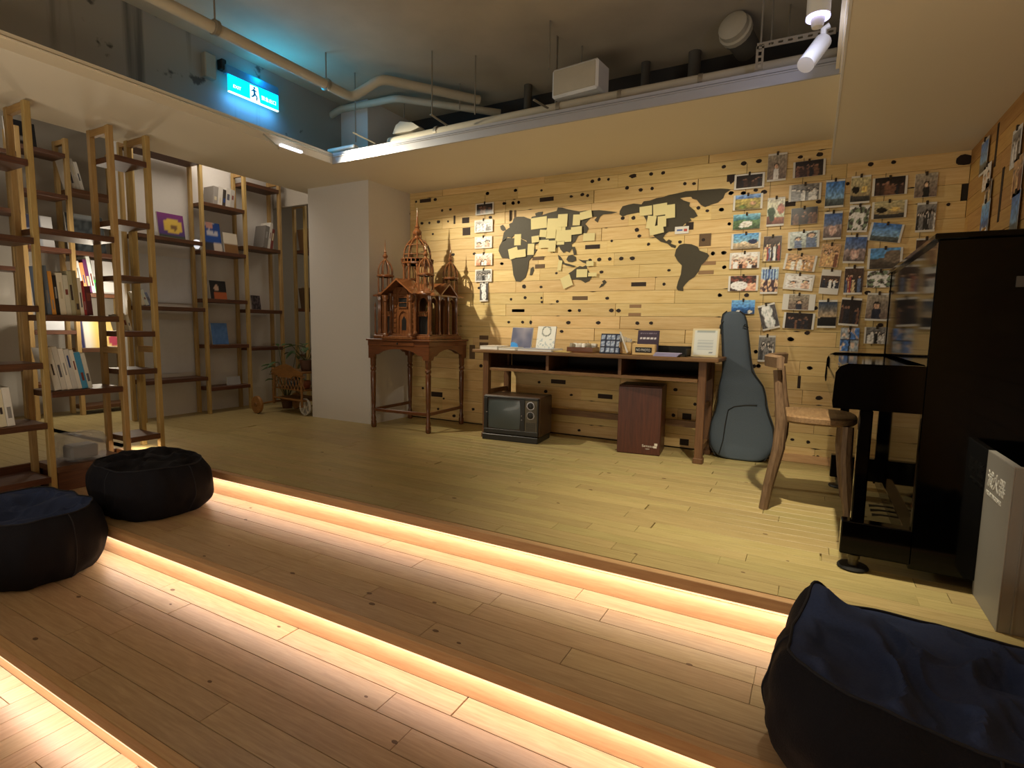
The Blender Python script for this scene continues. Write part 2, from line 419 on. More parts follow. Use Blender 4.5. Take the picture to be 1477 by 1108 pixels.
# knots: small dark plugs and holes in the boards
def crop(ox, oy, s): return lambda x, y: (ox+x/s, oy+y/s)
cm = crop(670, 240, 3.6026)
KN = [cm(*p) for p in [(120,140),(265,125),(400,125),(205,193),(252,190),(282,186),(555,157),(612,147),(640,152),(665,78),(700,68),(748,68),(880,50),(970,40),(1032,34),(1146,90),(1193,90),(915,122),(975,115),(845,112),(822,270),(878,268),(896,330),(908,362),(956,405),(765,388),(652,488),(700,484),(755,482),(815,479),(872,478),(712,549),(1063,540),(1350,524),(1290,454),(1345,449),(1262,231),(1335,225),(1216,216),(1375,299),(194,506),(398,627),(242,691),(315,683),(402,705),(483,702),(742,685),(1328,670),(548,749),(597,749),(763,749),(800,750),(230,810),(302,810),(540,812),(695,813),(898,815),(970,815),(1242,382),(1120,393),(76,632),(478,555),(1385,139),(1450,139),(400,684),(505,858),(1037,612)]]
c2 = crop(1020, 200, 6.155)
KN += [c2(*p) for p in [(147,250),(325,220),(460,200),(828,163),(1000,140),(210,483),(322,483),(432,457),(505,473),(127,630),(197,756),(147,1013),(50,1020),(735,983),(820,980),(1248,400),(990,560)]]
c3 = crop(1020, 360, 6.155)
KN += [c3(*p) for p in [(110,405),(350,405),(155,157),(745,797),(888,740),(432,908),(455,1033),(910,1052),(965,520)]]
c4 = crop(560, 240, 4.344)
KN += [c4(*p) for p in [(175,222),(295,208),(338,277),(390,270),(130,298),(212,357),(258,354),(315,348),(375,345),(280,424),(622,170),(800,150),(730,233),(783,232),(817,226),(712,609),(407,553),(540,548),(640,320)]]
c5 = crop(680, 440, 3.992)
KN += [c5(*p) for p in [(620,722),(575,518),(1175,488),(1287,572),(1163,635),(428,498),(390,445),(565,33),(10,600),(55,350)]]
c6 = crop(1000, 430, 3.258)
KN += [c6(*p) for p in [(455,193),(550,328),(590,470),(465,665),(540,677),(565,748),(585,745),(305,318),(293,250),(285,320)]]
c7 = crop(1180, 320, 4.616)
KN += [c7(*p) for p in [(330,472),(415,688)]]
KN += [(1256,237), (1289,234), (1368,295), (640,575), (610,560), (655,600), (632,590), (664,560)]
kb = MB(); kr = random.Random(9)
for (px, py) in KN:
    p = at(px, py, 'y', WY); r = kr.uniform(0.009, 0.0145)
    n = 9; e = kr.uniform(1.0, 1.5)
    kb.prism([(cos(2*pi*i/n)*r*e*kr.uniform(.85, 1.1), sin(2*pi*i/n)*r*kr.uniform(.85, 1.1)) for i in range(n)], (p.x, WY-0.0022, p.z), (1, 0, 0), (0, 0, 1), (0, 0.003, 0))
for (px, py, a, c) in ((877,None,0,0),) if False else (): pass
for (x, y, rx, rz) in ((877,50,.028,.016),(310,625,.02,.016),(345,810,.012,.016),(1390,68,.018,.03)):
    px, py = cm(x, y); p = at(px, py, 'y', WY)
    kb.prism([(cos(2*pi*i/10)*rx*kr.uniform(.7, 1.2), sin(2*pi*i/10)*rz*kr.uniform(.7, 1.2)) for i in range(10)], (p.x, WY-0.002, p.z), (1, 0, 0), (0, 0, 1), (0, 0.003, 0))
p = at(1391, 231, 'y', WY)
kb.prism([(cos(2*pi*i/12)*.045*kr.uniform(.8, 1.1), sin(2*pi*i/12)*.03*kr.uniform(.8, 1.1)) for i in range(12)], (p.x, WY-0.002, p.z), (1, 0, 0), (0, 0, 1), (0, 0.003, 0))
for _ in range(46):      # splits along the joints
    x = kr.uniform(-3.1, 0.5); zz = z0+PITCH_Z*kr.randint(1, 21)+kr.uniform(-.003, .003); L = kr.uniform(.01, .035)
    kb.prism([(-L, 0), (0, -.003), (L, 0), (0, .003)], (x, WY-0.0022, zz), (1, 0, 0), (0, 0, 1), (0, 0.003, 0))
o = obj('knots', kb, KNOT, wb, label='dark brown knots and small holes in the boards'); o['kind'] = 'stuff'
INK = plain('inlay_dark', (44, 28, 20), 0.7); INL = plain('inlay_light', (150, 118, 84), 0.7)
INL2 = plain('inlay_mid', (104, 82, 58), 0.7)
for i, (x, y, w, h, mt) in enumerate([(*cm(427,171),20,6,INK),(*cm(665,418),21,6,INK),(*cm(905,613),21.5,6,INK),(*cm(600,685),22,5.5,INL2),(*cm(278,750),17.5,4,INK),(*cm(888,727),17,5,INL),(*cm(884,770),18,4.5,INL),(*cm(1270,503),20,5.5,INL),(*cm(1255,551),22,5.5,INL),(*cm(383,478),17,5,INL2),(*cm(392,519),14,5.5,INL2),(*cm(1250,382),17,18,INL2),(*cm(1170,310),11,11,INK),(*c4(233,215),16,5,INK),(*c4(490,408),11,11,INK),(*c4(415,335),2.5,12,INK),(*c4(765,310),3,16,INL2),(*c4(795,305),3,14,INL2),(*c4(485,338),10,8,INK),
        (*c5(500,442),21,6,INK),(*c5(770,527),21,6.5,INK),(*c5(1240,643),13,9,INK),(*c5(1225,790),13,9,INK),(*c5(270,32),17.5,4,INK),(*c3(740,577-360+0),0,0,INK),
        (*c2(738,577),15,8,INK),(*c2(213,350),12,10,INK),(630,569,16,7,INK),(1045,300,1,1,INK),(*cm(243,255),3,14,INL2),
        (*c6(497,395),4.5,18,INK),(*c5(5,270),8,20,INL2),(698,487,13,6,INL2),(698,497,13,6,INL2),(1291,447,10,7,INK)]):
    if w < 2: continue
    p = at(x, y, 'y', WY); q = at(x+1, y, 'y', WY); r = at(x, y+1, 'y', WY); sx = (q-p).length; sz = (r-p).length
    link('inlay_block', mesh('inlay_block', MB().box(-w*sx/2, w*sx/2, -0.0018, 0.006, -h*sz/2, h*sz/2, bev=0.0006), mt), wb, (p.x, WY, p.z))
# slots of the right wall
for (px, py, w, h) in ((1438, 209, .03, .20), (1444, 281, .03, .24)):
    p = at(px, py, 'x', WX1)
    link('slot', mesh('slot', MB().box(-0.002, 0.006, -w/2, w/2, -h/2, h/2, bev=.0006), INK), wr, (WX1, p.y, p.z))

# column, soffits, beam
struct('wall_column', MB().box(-3.91, -3.21, 3.40, 3.935, 0, CZ), COLP)
struct('ceiling', MB().box(-4.06, -3.15, YR, 2.97, SZ, SZ+0.035).box(-4.06, 0.045, 2.97, WY-0.001, SZ, SZ+0.035), SOFF)
struct('ceiling', MB().box(0.045, 0.709, YR, WY-0.001, 1.846, CZ), SOFF)
struct('ceiling', MB().box(-6.1, 0.045, YR, 5.7, CZ+.001, CZ+0.12).box(0.045, 0.85, YR, 5.7, CZ+.001, CZ+0.12), SLAB)
struct('wall_concrete', MB().box(-4.06, -3.50, YR, WY+.01, SZ+0.036, CZ), CONC)
# aluminium edge of the trough
b = MB()
for (z0_, z1_, d) in ((SZ-0.001, SZ+0.045, 0.010), (SZ+0.045, SZ+0.052, 0.016), (SZ+0.058, SZ+0.075, 0.008)):
    b.box(-3.15+0.0005, 0.045-0.0005, 2.97-d, 2.97+0.001, z0_, z1_)
struct('trim_1', b, ALU)
b = MB()
for (z0_, z1_, d) in ((SZ-0.001, SZ+0.045, 0.010), (SZ+0.045, SZ+0.052, 0.016), (SZ+0.058, SZ+0.075, 0.008)):
    b.box(-3.151, -3.15+d, YR, 2.96, z0_, z1_)
struct('trim_2', b, SOFF)
b = MB().box(0.035, 0.044, 0.2, 2.96, SZ-0.001, SZ+0.10).box(0.020, 0.034, 0.2, 2.96, SZ+0.02, SZ+0.035)
struct('trim_3', b, SOFF)
struct('trim_highlight', MB().box(0.036, 0.0455, 0.2, 3.90, 1.844, 1.856), WHITE)  # white strip standing in for the lit highlight along the beam edge
struct('baseboard_back', MB().box(-0.16, 0.33, 3.895, 3.919, 0.0005, 0.05, bev=.002), NOSEM)
# walls far left, behind, and the partition behind the shelves
struct('wall_left', MB().box(WX0-0.1, WX0, YR, 5.6, -0.5, CZ), WALLP)
struct('wall_rear', MB().box(WX0, WX1, YR-0.1, YR, -0.5, CZ), WALLP)
struct('wall_partition', MB().box(-5.08, -4.975, 2.43, 3.87, 0, CZ), COLP)
struct('wall_portal', MB().box(-5.08, -3.905, 3.88, 3.93, 2.02, CZ), WALLP)
struct('wall_far', MB().box(WX0, -3.2, 5.5, 5.6, 0, CZ), WALLP)
struct('wall_return', MB().box(-3.3, -3.2, 3.93, 5.5, 0, CZ), WALLP)
# ------------------------------------------------------------------ pipes, rods and lamps in the ceiling trough
def P(px, py, ax, v): return at(px, py, ax, v)
def elbow(pts, r=0.05, n=5):
    """polyline with rounded corners"""
    pts = [Vector(p) for p in pts]; out = [pts[0]]
    for a, b, c in zip(pts, pts[1:], pts[2:]):
        u = (a-b).normalized(); v = (c-b).normalized(); r2 = min(r, (a-b).length*.45, (c-b).length*.45)
        for i in range(n+1):
            t = i/n; out.append((b+u*r2)*(1-t)**2 + b*2*t*(1-t) + (b+v*r2)*t*t)
    return out+[pts[-1]]
pa = thing('sprinkler_pipe', 'long beige pipe under the slab beside the exit sign', 'pipe', (-2.93, 2.2, 2.42))
q = Vector((-2.93, 2.2, 2.42))
line = elbow([(-2.96, -1.2, 2.42), (-2.93, 2.95, 2.42), (-2.72, 3.02, 2.53), (-2.3, 3.62, 2.53)], .05)
obj('pipe', MB().tube([p-q for p in line], 0.032, 14), PIPE, pa)
for yy in (1.05, 1.95, 2.72):
    obj('pipe_clamp', MB().lathe([(0.036, -.014), (0.041, -.012), (0.041, .012), (0.036, .014)], (0, 0, 0), 14, Matrix.Translation(Vector((-2.93-.0, yy, 2.42))-q) @ Matrix.Rotation(R(90), 4, 'X')), GALV, pa)
    obj('hanger_rod', MB().tube([Vector((-2.93, yy, 2.46))-q, Vector((-2.93, yy, CZ))-q], 0.005, 6), GALV, pa)
# second pipe
pts = [P(470, 105, 'y', 3.3), P(470, 172, 'y', 3.3), P(490, 158, 'y', 3.3), P(572, 142, 'y', 3.3), P(722, 163, 'y', 3.75)]
q = pts[0]
o = thing('drain_pipe', 'pale pipe that drops beside the sprinkler pipe and bends away to the right', 'pipe', q)
obj('pipe', MB().tube([p-q for p in elbow(pts, .05)], 0.026, 12), PIPE, o)
for i in (2, 3):
    pass
# fat conduit behind the trough edge
o = thing('insulated_conduit', 'long fat grey conduit lying just above the white trough edge', 'pipe', (-1.4, 3.14, 2.155))
obj('pipe', MB().tube([(-1.35, 0, -0.01), (-0.4, 0, 0.0), (0.3, 0, 0.003), (0.9, 0, 0), (1.42, 0, 0)], 0.034, 14), PIPE, o)
for xx in (-0.93, -0.02, 0.36, 0.8):
    obj('band', MB().lathe([(0.038, -.012), (0.038, .012)], (0, 0, 0), 14, Matrix.Translation((xx, 0, 0)) @ Matrix.Rotation(R(90), 4, 'Y')), GALV, o)
# vertical stubs in the dark back of the plenum
for i, (px, y0, y1, yy, lb) in enumerate(((932, 85, 125, 3.8, 'short vertical pipe stub behind the white speaker box'), (1003, 65, 112, 3.8, 'thick vertical pipe stub left of the duct cap'), (762, 112, 148, 3.75, 'thin vertical pipe stub left of the white speaker box'))):
    a = P(px, y0, 'y', yy); c = P(px, y1, 'y', yy)
    tag(obj('pipe_stub', MB().tube([(0, 0, CZ-a.z), (0, 0, c.z-a.z-.05)], 0.04 if i == 1 else .03, 12), PIPE_SHADE, None, a), lb, 'pipe')
# capped duct at the right
p = P(1066, 52, 'y', 3.5)
o = thing('duct_cap', 'grey round duct end with a ribbed cap above the bracket', 'duct', p)
mt = Matrix.Rotation(R(-50), 4, 'Y') @ Matrix.Rotation(R(70), 4, 'X')
obj('duct', MB().lathe([(0.07, -.13), (0.075, .0), (.085, .01), (.085, .03)], (0, 0, 0), 18, mt), PIPE_SHADE, o)
obj('cap', MB().lathe([(0.09, .03), (0.092, .06), (.08, .065), (.08, .10), (.05, .12)], (0, 0, 0), 18, mt), PIPE, o)
# ducts/insulation bundle
p = Vector(P(585, 183, 'y', 3.12))
b = MB().prism([(-.12, -.03), (-.09, .025), (-.05, .045), (.06, .02), (.12, -.02), (.05, -.035)], (0, 0, 0), (1, 0, 0), (0, 0, 1), (0, .1, 0))
tag(obj('insulation_bundle', b, PIPE, None, p), 'crumpled pale wrap bundle lying on the conduit left of the middle', 'insulation')
# threaded rods
RODL = {513: 'leftmost of all, by the beige pipe', 583: 'faint one behind the bent pale pipe', 623: 'bright one above the crumpled wrap', 663: 'short one in the dark right of the wrap', 685: 'between the wrap and the speaker box', 792: 'at the left side of the white speaker box', 839: 'just behind the speaker box', 1097: 'left one of three by the slotted bracket', 1112: 'middle one of three by the slotted bracket', 1137: 'right one of three by the slotted bracket'}
for (px, yt, yb, yy) in ((513, 75, 205, 3.02), (583, 120, 170, 3.5), (623, 45, 165, 3.02), (663, 108, 158, 3.5), (685, 95, 165, 3.2), (792, 42, 100, 3.05), (839, 55, 90, 3.4), (1097, -40, 72, 3.0), (1112, -40, 66, 3.3), (1137, -40, 56, 3.5)):
    a = P(px, yb, 'y', yy)
    tag(obj('threaded_rod', MB().tube([(0, 0, 0), (0, 0, CZ-a.z)], 0.0045, 6), GALV, None, a), 'thin steel rod hanging from the slab, '+RODL[px], 'rod', 'threaded rods above the trough')
# hanger clips at the trough edge
for (px, py, qx, qy, lb) in ((509, 191, 541, 207, 'leftmost slanted hanger clip on the trough edge'), (621, 165, 645, 181, 'middle slanted hanger clip on the conduit'), (770, 144, 790, 156, 'slanted hanger clip left of the speaker box')):
    a = P(px, py, 'y', 2.9); c = P(qx, qy, 'y', 3.03)
    tag(obj('hanger_clip', MB().tube([(0, 0, 0), c-a], 0.011, 4, flat=.45), GALV, None, a), lb, 'clip')
# fluorescent-like bar at the corner
p = P(487, 216, 'y', 3.0)
tag(obj('lamp_bar', MB().box(-.11, .16, 0, .05, -.006, .02, bev=.006), WHITE, None, p), 'short white bar lamp body at the corner of the trough', 'lamp')
# exit sign
o = thing('exit_sign', 'glowing cyan running man exit sign on the concrete wall', 'sign', (-3.44, 2.56, 2.42))
obj('housing', MB().box(-.025, .012, -.215, .185, .028, .082, bev=.004), plain('sign_housing', (70, 130, 170), 0.4), o)
obj('bracket', MB().box(-.05, .0, -.235, -.2, .045, .11, bev=.004), BLACKM, o)
obj('sign_panel', MB().box(-.006, .006, -.195, .183, -.075, .028), SIGNM, o)
obj('base_line', MB().box(-.007, .0075, -.195, .183, -.082, -.075), SIGNW, o)
b = MB()
mx = lambda yy, zz: (.0066, yy, zz)
def strk(a, c, w):
    a = Vector(a); c = Vector(c); d = (c-a).normalized(); n = Vector((-d.y, d.x))*w
    b.prism([tuple(a+n), tuple(c+n), tuple(c-n), tuple(a-n)], (.0062, 0, 0), (0, 1, 0), (0, 0, 1), (.0012, 0, 0))
b.prism([(-.04, -.075), (-.04, .02), (.02, .02), (.035, -.075)], (.0058, 0, 0), (0, 1, 0), (0, 0, 1), (.0006, 0, 0))
obj('doorway', b, SIGNW, o)
b = MB()
strk((-.012, .0), (-.006, -.03), .008); strk((-.006, -.03), (.012, -.045), .006); strk((.012, -.045), (.008, -.068), .005)
strk((-.006, -.03), (-.018, -.05), .006); strk((-.018, -.05), (-.032, -.052), .005); strk((-.012, -.004), (.010, -.012), .004); strk((-.012, -.004), (-.03, -.018), .004)
b.prism([(cos(t*pi/5)*.008-.008, sin(t*pi/5)*.008+.009) for t in range(10)], (.0062, 0, 0), (0, 1, 0), (0, 0, 1), (.0012, 0, 0))
obj('running_man', b, plain('sign_dark', (0, 90, 130), 0.4, emit=.8), o)
MX = Matrix(((0, 0, 1, .0066), (1, 0, 0, 0), (0, 1, 0, 0), (0, 0, 0, 1)))
text('EXIT', .028, SIGNW, o, Matrix.Translation((0, -.165, -.045)) @ MX)
text('緊急出口', .030, SIGNW, o, Matrix.Translation((0, .045, -.045)) @ MX)
p = Vector((-3.475, 2.26, 2.465))
tag(obj('junction_box', MB().box(-.03, .02, -.035, .04, -.08, .07, bev=.006), plain('box_grey', (150, 150, 140), .6), None, p), 'small grey box on the concrete wall left of the exit sign', 'box')
# white speaker box
p = P(828, 113, 'y', 3.15)
o = thing('speaker_box', 'white ceiling speaker box hanging tilted above the trough edge', 'speaker', p, R(-6))
w, h = .155, .085
obj('cabinet', MB().box(-w, w, 0, .16, -h, h, bev=.012), WHITE, o)
obj('grille', MB().box(-w+.015, w-.015, -.004, .002, -h+.015, h-.015, bev=.002), PIPE, o)
obj('bracket', MB().box(-w-.006, -w+.001, .05, .07, -h-.02, h+.24, bev=.002), GALV, o)
# spotlights at the right end
o = thing('track_spotlight', 'white cylinder spotlight with a glowing rim hanging at the right end of the trough', 'lamp', P(1180, 24, 'y', 2.3))
obj('lamp_body', MB().lathe([(.0, .22), (.036, .22), (.038, .21), (.038, .0)], seg=20), WHITE, o)
obj('glowing_rim', MB().lathe([(.034, .001), (.0385, .001), (.0385, -.007), (.034, -.007)], seg=20), GLOWW, o)
obj('diffuser', MB().lathe([(.0, -.04), (.018, -.036), (.022, -.02), (.024, -.002)], seg=16), WHITE, o)
a = P(1187, 60, 'y', 2.75)
o = thing('aimed_spotlight', 'plain beige cylinder spotlight tilted down at the wall, below the glowing one', 'lamp', a)
c = P(1163, 92, 'y', 2.66)-a
obj('lamp_body', MB().tube([c*-.05, c*.0, c*1.05], [.026, .034, .034], 18), WHITE, o)
obj('yoke', MB().tube([(0, 0, 0.0), (0, 0, .05), (.02, .0, .06)], .012, 8), WHITE, o)
# small spotlight at left corner
a = P(398, 205, 'x', -3.10)
o = thing('corner_spotlight', 'slim lamp arm with a bright strip in the left corner of the trough', 'lamp', a)
c = P(432, 216, 'x', -3.13)-a
obj('arm', MB().tube([Vector(P(380, 194, 'x', -3.13))-a, Vector(P(402, 214, 'x', -3.06))-a], .014, 6, flat=.5), PIPE, o)
obj('light_strip', MB().box(-.01, .012, .03, .20, -.015, .0, bev=.002), plain('strip_glow', (235, 240, 255), emit=2.5), o)
# perforated bracket
a = P(1092, 67, 'y', 2.98); c = P(1206, 44, 'y', 2.98)
o = thing('slotted_bracket', 'slotted angle bracket bolted above the trough edge near the spotlights', 'bracket', a)
L = (c-a).length; d = (c-a).normalized()
b = MB(); N = 8
for i in range(N):
    x0, x1 = L*i/N, L*(i+1)/N; s0, s1 = x0+L/N*.25, x0+L/N*.75
    b.box(x0, s0, -.002, .002, -.014, .014).box(s1, x1, -.002, .002, -.014, .014).box(s0, s1, -.002, .002, -.014, -.005).box(s0, s1, -.002, .002, .005, .014)
ang = math.atan2(d.z, d.x)
b.xf(Matrix.Rotation(-ang, 4, 'Y'))
obj('slotted_rail', b, GALV, o)
b = MB(); Hh = a.z-2.09
for i in range(4):
    z1, z_ = -Hh*i/4, -Hh*(i+1)/4; m_ = (z1+z_)/2
    b.box(-.003, .032, -.002, .002, m_-.004, z_+.0).box(-.003, .008, -.002, .002, m_-.004, z1).box(.022, .032, -.002, .002, m_-.004, z1)
obj('slotted_upright', b, GALV, o)

# ------------------------------------------------------------------ bookcases
def bookcase(name, label, xf_, xb, frames, zb, zt, bays, post=.036, rails=()):
    """frames: y of each side frame; bays: {(i, j): [shelf z]}; posts in x = xf_ and xb"""
    o = thing(name, label, 'bookcase', (xf_, frames[0], 0))
    Q = Vector((xf_, frames[0], 0)); h = post/2
    for i, fy in enumerate(frames):
        z_b = zb[i] if hasattr(zb, '__len__') else zb
        for xx in (xf_-h, xb+h):
            obj('post', MB().box(-h, h, -h*.8, h*.8, z_b, zt, bev=.002).move((xx, fy, 0)).move(-Q), POSTW, o)
        obj('rail', MB().box(xb+post, xf_-post, fy-h*.7, fy+h*.7, zt-.045, zt-.004, bev=.002).move(-Q), RAILW, o)
    for (i, zz) in rails:
        obj('rail', MB().box(xb+post, xf_-post, frames[i]-h*.7, frames[i]+h*.7, zz-.02, zz+.02, bev=.002).move(-Q), RAILW, o)
    for (i, j), zs in bays.items():
        for zz in zs:
            obj('shelf', MB().box(xb-.004, xf_+.004, frames[i]+h*.8, frames[j]-h*.8, zz-.034, zz, bev=.002).move(-Q), SHELFW, o)
    return o
AX, AB = -3.70, -3.95
bookcase('open_bookcase', 'open pine and walnut bookcase standing on the steps, nearest the camera', AX, AB, [0.93, 1.39, 1.78, 1.985],
         [-.299, -.149, -.149, 0.001], 1.985,
         {(0, 1): [1.679, 1.274, .911, .599, .264, -.044], (1, 2): [1.335, .863, .435, .004], (2, 3): [1.822, 1.447, 1.114, .772, .535, .108]}, rails=((2, .655), (3, .655)))
struct('trim_5', MB().box(AB+.03, AX-.03, 1.42, 1.76, -.149, -.032), SHELFW)
BX, BB = -4.76, -4.95
bookcase('wall_bookcase', 'tall bookcase along the grey partition wall at the back left', BX, BB, [2.43, 2.985, 3.405, 3.79],
         .001, 2.25, {(0, 1): [2.232, 1.538, .961, .345], (1, 2): [1.892, 1.479, 1.048, .631, .243], (2, 3): [2.16, 1.571, .966, .6]}, post=.034)
RX, RB = -5.58, -5.80
bookcase('recess_bookcase', 'brightly lit bookcase in the recess behind the open bookcase', RX, RB, [1.62, 2.02, 2.345, 2.745],
         .001, 2.35, {(0, 1): [2.15, 1.70, 1.25, .45], (1, 2): [2.219, 1.88, 1.435, .745, .30], (2, 3): [1.95, 1.43, 1.073, .588, .078]}, post=.040)
FX = -4.1
o = bookcase('far_bookcase', 'dim bookcase seen through the portal beyond the cart', -4.75, -4.95, [4.10, 4.62, 5.2], .001, 2.1, {(0, 1): [1.62, 1.0, .5], (1, 2): [1.62, 1.0, .5]}, post=.034)

# ------------------------------------------------------------------ books
def grid_print(name, w, h, fn, parent, mtx, nx=16, ny=12, mat=None):
    """flat printed picture: colours from fn(u, v, random) on a fine grid"""
    vs = []; cs = []
    for j in range(ny+1):
        for i in range(nx+1):
            u, v = i/nx, j/ny
            vs.append(tuple(mtx @ Vector(((u-.5)*w, 0, (v-.5)*h)))); cs.append(fn(u, v))
    fs = [(j*(nx+1)+i, j*(nx+1)+i+1, (j+1)*(nx+1)+i+1, (j+1)*(nx+1)+i) for j in range(ny) for i in range(nx)]
    me = bpy.data.meshes.new(name); me.from_pydata(vs, [], fs)
    at_ = me.color_attributes.new('print', 'FLOAT_COLOR', 'POINT')
    flat = []
    for c in cs:
        flat += list(lin(tuple(max(0.0, min(1.0, v/255.0)) for v in c)))
    at_.data.foreach_set('color', flat); me.materials.append(mat or PRINT)
    return link(name, me, parent)
def mixc(a, b, t): t = max(0, min(1, t)); return tuple(a[i]*(1-t)+b[i]*t for i in range(3))
def book(loc, th, h, d, col, label, group=None, face='x', lean=0, spine=None, band=None, cat='book'):
    """upright book, spine facing +x (or -y), thickness th along the shelf; lean in degrees"""
    o = thing('book', label, cat, loc, 0 if face == 'x' else R(-90), group)
    M = Matrix.Rotation(R(-lean), 4, 'X')
    t = .003
    if lean: M = Matrix.Translation((0, 0, abs(sin(R(lean)))*th/2*1.0)) @ M
    c = MB().box(-d, 0, -th/2, -th/2+t*.6, 0, h).box(-d, 0, th/2-t*.6, th/2, 0, h).box(-t*.5, .0015, -th/2, th/2, 0, h, bev=.001).xf(M)
    obj('cover', c, bookmat(col), o)
    obj('pages', MB().box(-d+.004, -t*.5, -th/2+t*.6, th/2-t*.6, .003, h-.003).xf(M), PAPER, o)
    if band: obj('spine_title', MB().box(.0012, .0022, -th*band[3], th*band[3], h*band[1], h*band[2]).xf(M), bookmat(band[0]), o)
    return o
def faceout(p, w, h, fn, label, tilt=8, cat='book', name='book', edge=(200, 196, 188), rz=0, th=.012, group=None):
    """a book or card standing face out toward +x, base centre at p"""
    o = thing(name, label, cat, p, rz, group)
    M = Matrix.Rotation(R(90), 4, 'Z') @ Matrix.Rotation(R(-tilt), 4, 'X')
    dz = 0
    obj('cover', MB().box(-w/2, w/2, 0, th, 0, h, bev=.001).xf(M), bookmat(edge), o)
    grid_print('cover_picture', w*.985, h*.985, fn, o, M @ Matrix.Translation((0, -.0008, h/2)))
    return o
A_ = lambda px, py: at(px, py, 'x', AX-.03)
rb = random.Random(12)
def row(x, y0, specs, z, lab, group, lean=0, dep=.15):
    y = y0
    for i, (th, h, col, d) in enumerate(specs):
        book((x, y+th/2, z+.001), th*.96, h, dep, col, '%s %s' % (d, lab), None, lean=lean, band=(rb.choice([(60, 50, 50), (40, 70, 130), (120, 60, 50), (150, 150, 150), (90, 90, 100), (200, 190, 160)]), (b0 := rb.uniform(.12, .55)), b0+rb.uniform(.12, .4), rb.uniform(.10, .3)))
        y += th + abs(sin(R(lean)))*.004
row(AX-.03, 1.425, [(.022, .27, (110, 130, 160), 'slate blue book, first of the row'), (.020, .24, (226, 160, 70), 'book with an orange spine'), (.018, .22, (30, 24, 24), 'thin black book'), (.030, .235, (222, 216, 198), 'thick cream book'),
    (.024, .225, (206, 204, 188), 'ivory book'), (.022, .25, (172, 168, 140), 'grey green book'), (.022, .255, (150, 136, 96), 'tall olive book'), (.018, .215, (228, 222, 210), 'slim white book'), (.014, .20, (150, 40, 48), 'thin red book'), (.030, .17, (84, 30, 40), 'short maroon book')], .863, 'on the second shelf of the open bookcase', 'g', lean=-3)
row(AX-.03, 1.432, [(.034, .245, (226, 226, 222), 'thick white book, first of the leaning row'), (.026, .25, (216, 214, 208), 'white book with a grey label'), (.026, .24, (230, 228, 222), 'bright white book'), (.026, .235, (206, 206, 204), 'pale grey book'), (.02, .23, (226, 224, 216), 'slim off-white book'), (.03, .215, (70, 150, 196), 'bright blue book'), (.022, .21, (214, 214, 206), 'last whitish leaning book')], .435, 'on the third shelf of the open bookcase', 'g', lean=-9)
row(AX-.03, 1.185, [(.03, .2, (232, 226, 200), 'cream tipped book'), (.034, .21, (236, 236, 232), 'plain white book')], .264, 'at the left edge on the low shelf', 'g', lean=-4)
row(AX-.05, 1.80, [(.022, .1, (216, 210, 190), 'small cream booklet'), (.022, .105, (198, 192, 176), 'small beige booklet'), (.018, .1, (226, 224, 214), 'small white booklet')], .772+.002, 'on a ladder shelf of the open bookcase', 'g', lean=-12, dep=.1)
row(RX-.03, 2.385, [(.035, .27, (230, 228, 222), 'tall white book'), (.03, .26, (222, 150, 96), 'book with an orange stripe'), (.03, .29, (104, 46, 96), 'purple book'), (.028, .32, (228, 234, 228), 'tallest white book'), (.02, .12, (90, 200, 90), 'short bright green book')], 1.073, 'in the lit recess', 'g', lean=-7)
row(RX-.03, 2.38, [(.03, .24, (222, 216, 206), 'leaning white paperback'), (.03, .25, (206, 200, 190), 'leaning beige paperback'), (.028, .23, (226, 222, 214), 'last leaning white paperback')], 1.95, 'on the top recess shelf', 'g', lean=-12)
row(BX-.03, 2.46, [(.03, .12, (220, 214, 196), 'small cream book'), (.028, .13, (200, 210, 206), 'small pale green book'), (.022, .11, (120, 130, 160), 'small grey blue book')], .961, 'at the left end of the partition shelf', 'g', lean=-20)
row(BX-.03, 3.10, [(.045, .16, (150, 146, 142), 'grey book'), (.045, .165, (206, 202, 196), 'whitish book'), (.03, .15, (60, 54, 50), 'dark book'), (.045, .17, (200, 196, 190), 'pale book'), (.04, .165, (176, 172, 166), 'silver book')], 1.892, 'on the top shelf beside the picture books', 'g', lean=6)
row(BX-.03, 3.60, [(.05, .22, (120, 116, 112), 'dim grey book'), (.03, .26, (204, 200, 192), 'leaning white book'), (.03, .2, (120, 60, 54), 'dark red book')], 1.571, 'on the shelf left of the portal', 'g', lean=10)
row(-4.78, 4.16, [(.04, .22, (90, 70, 50), 'dim brown book'), (.03, .24, (150, 140, 120), 'leaning tan book'), (.04, .2, (90, 84, 78), 'dim grey book')], 1.0, 'beyond the portal', 'g', lean=-8)
row(-4.78, 4.16, [(.04, .22, (120, 90, 60), 'dim ochre book'), (.03, .24, (160, 154, 130), 'upright sand coloured book'), (.04, .2, (110, 104, 98), 'dim slate book')], 1.62, 'on the upper shelf beyond the portal', 'g', lean=-8)
def RXat(px, z): return Vector((RX-.06, at(px, 400, 'x', RX-.06).y, z))
def BXat(px, z): return Vector((BX-.05, at(px, 400, 'x', BX-.05).y, z))
def blob(u, v, cx, cy, r, ar=1): return ((u-cx)**2*ar+(v-cy)**2) < r*r
faceout(RXat(151, 1.074), .17, .3, lambda u, v: (222, 222, 222), 'plain pale grey board standing in the recess')
faceout(RXat(128, .589), .17, .27, lambda u, v: (40, 40, 90) if u < .16 else mixc((230, 226, 214), (236, 206, 120), (u-.4)*3), 'picture book with navy spine and yellow page in the recess')
faceout(RXat(158, .589), .15, .27, lambda u, v: (176, 70, 90) if blob(u, v, .55, .25, .2, .5) else (234, 204, 130), 'yellow picture book with a red blot in the recess')
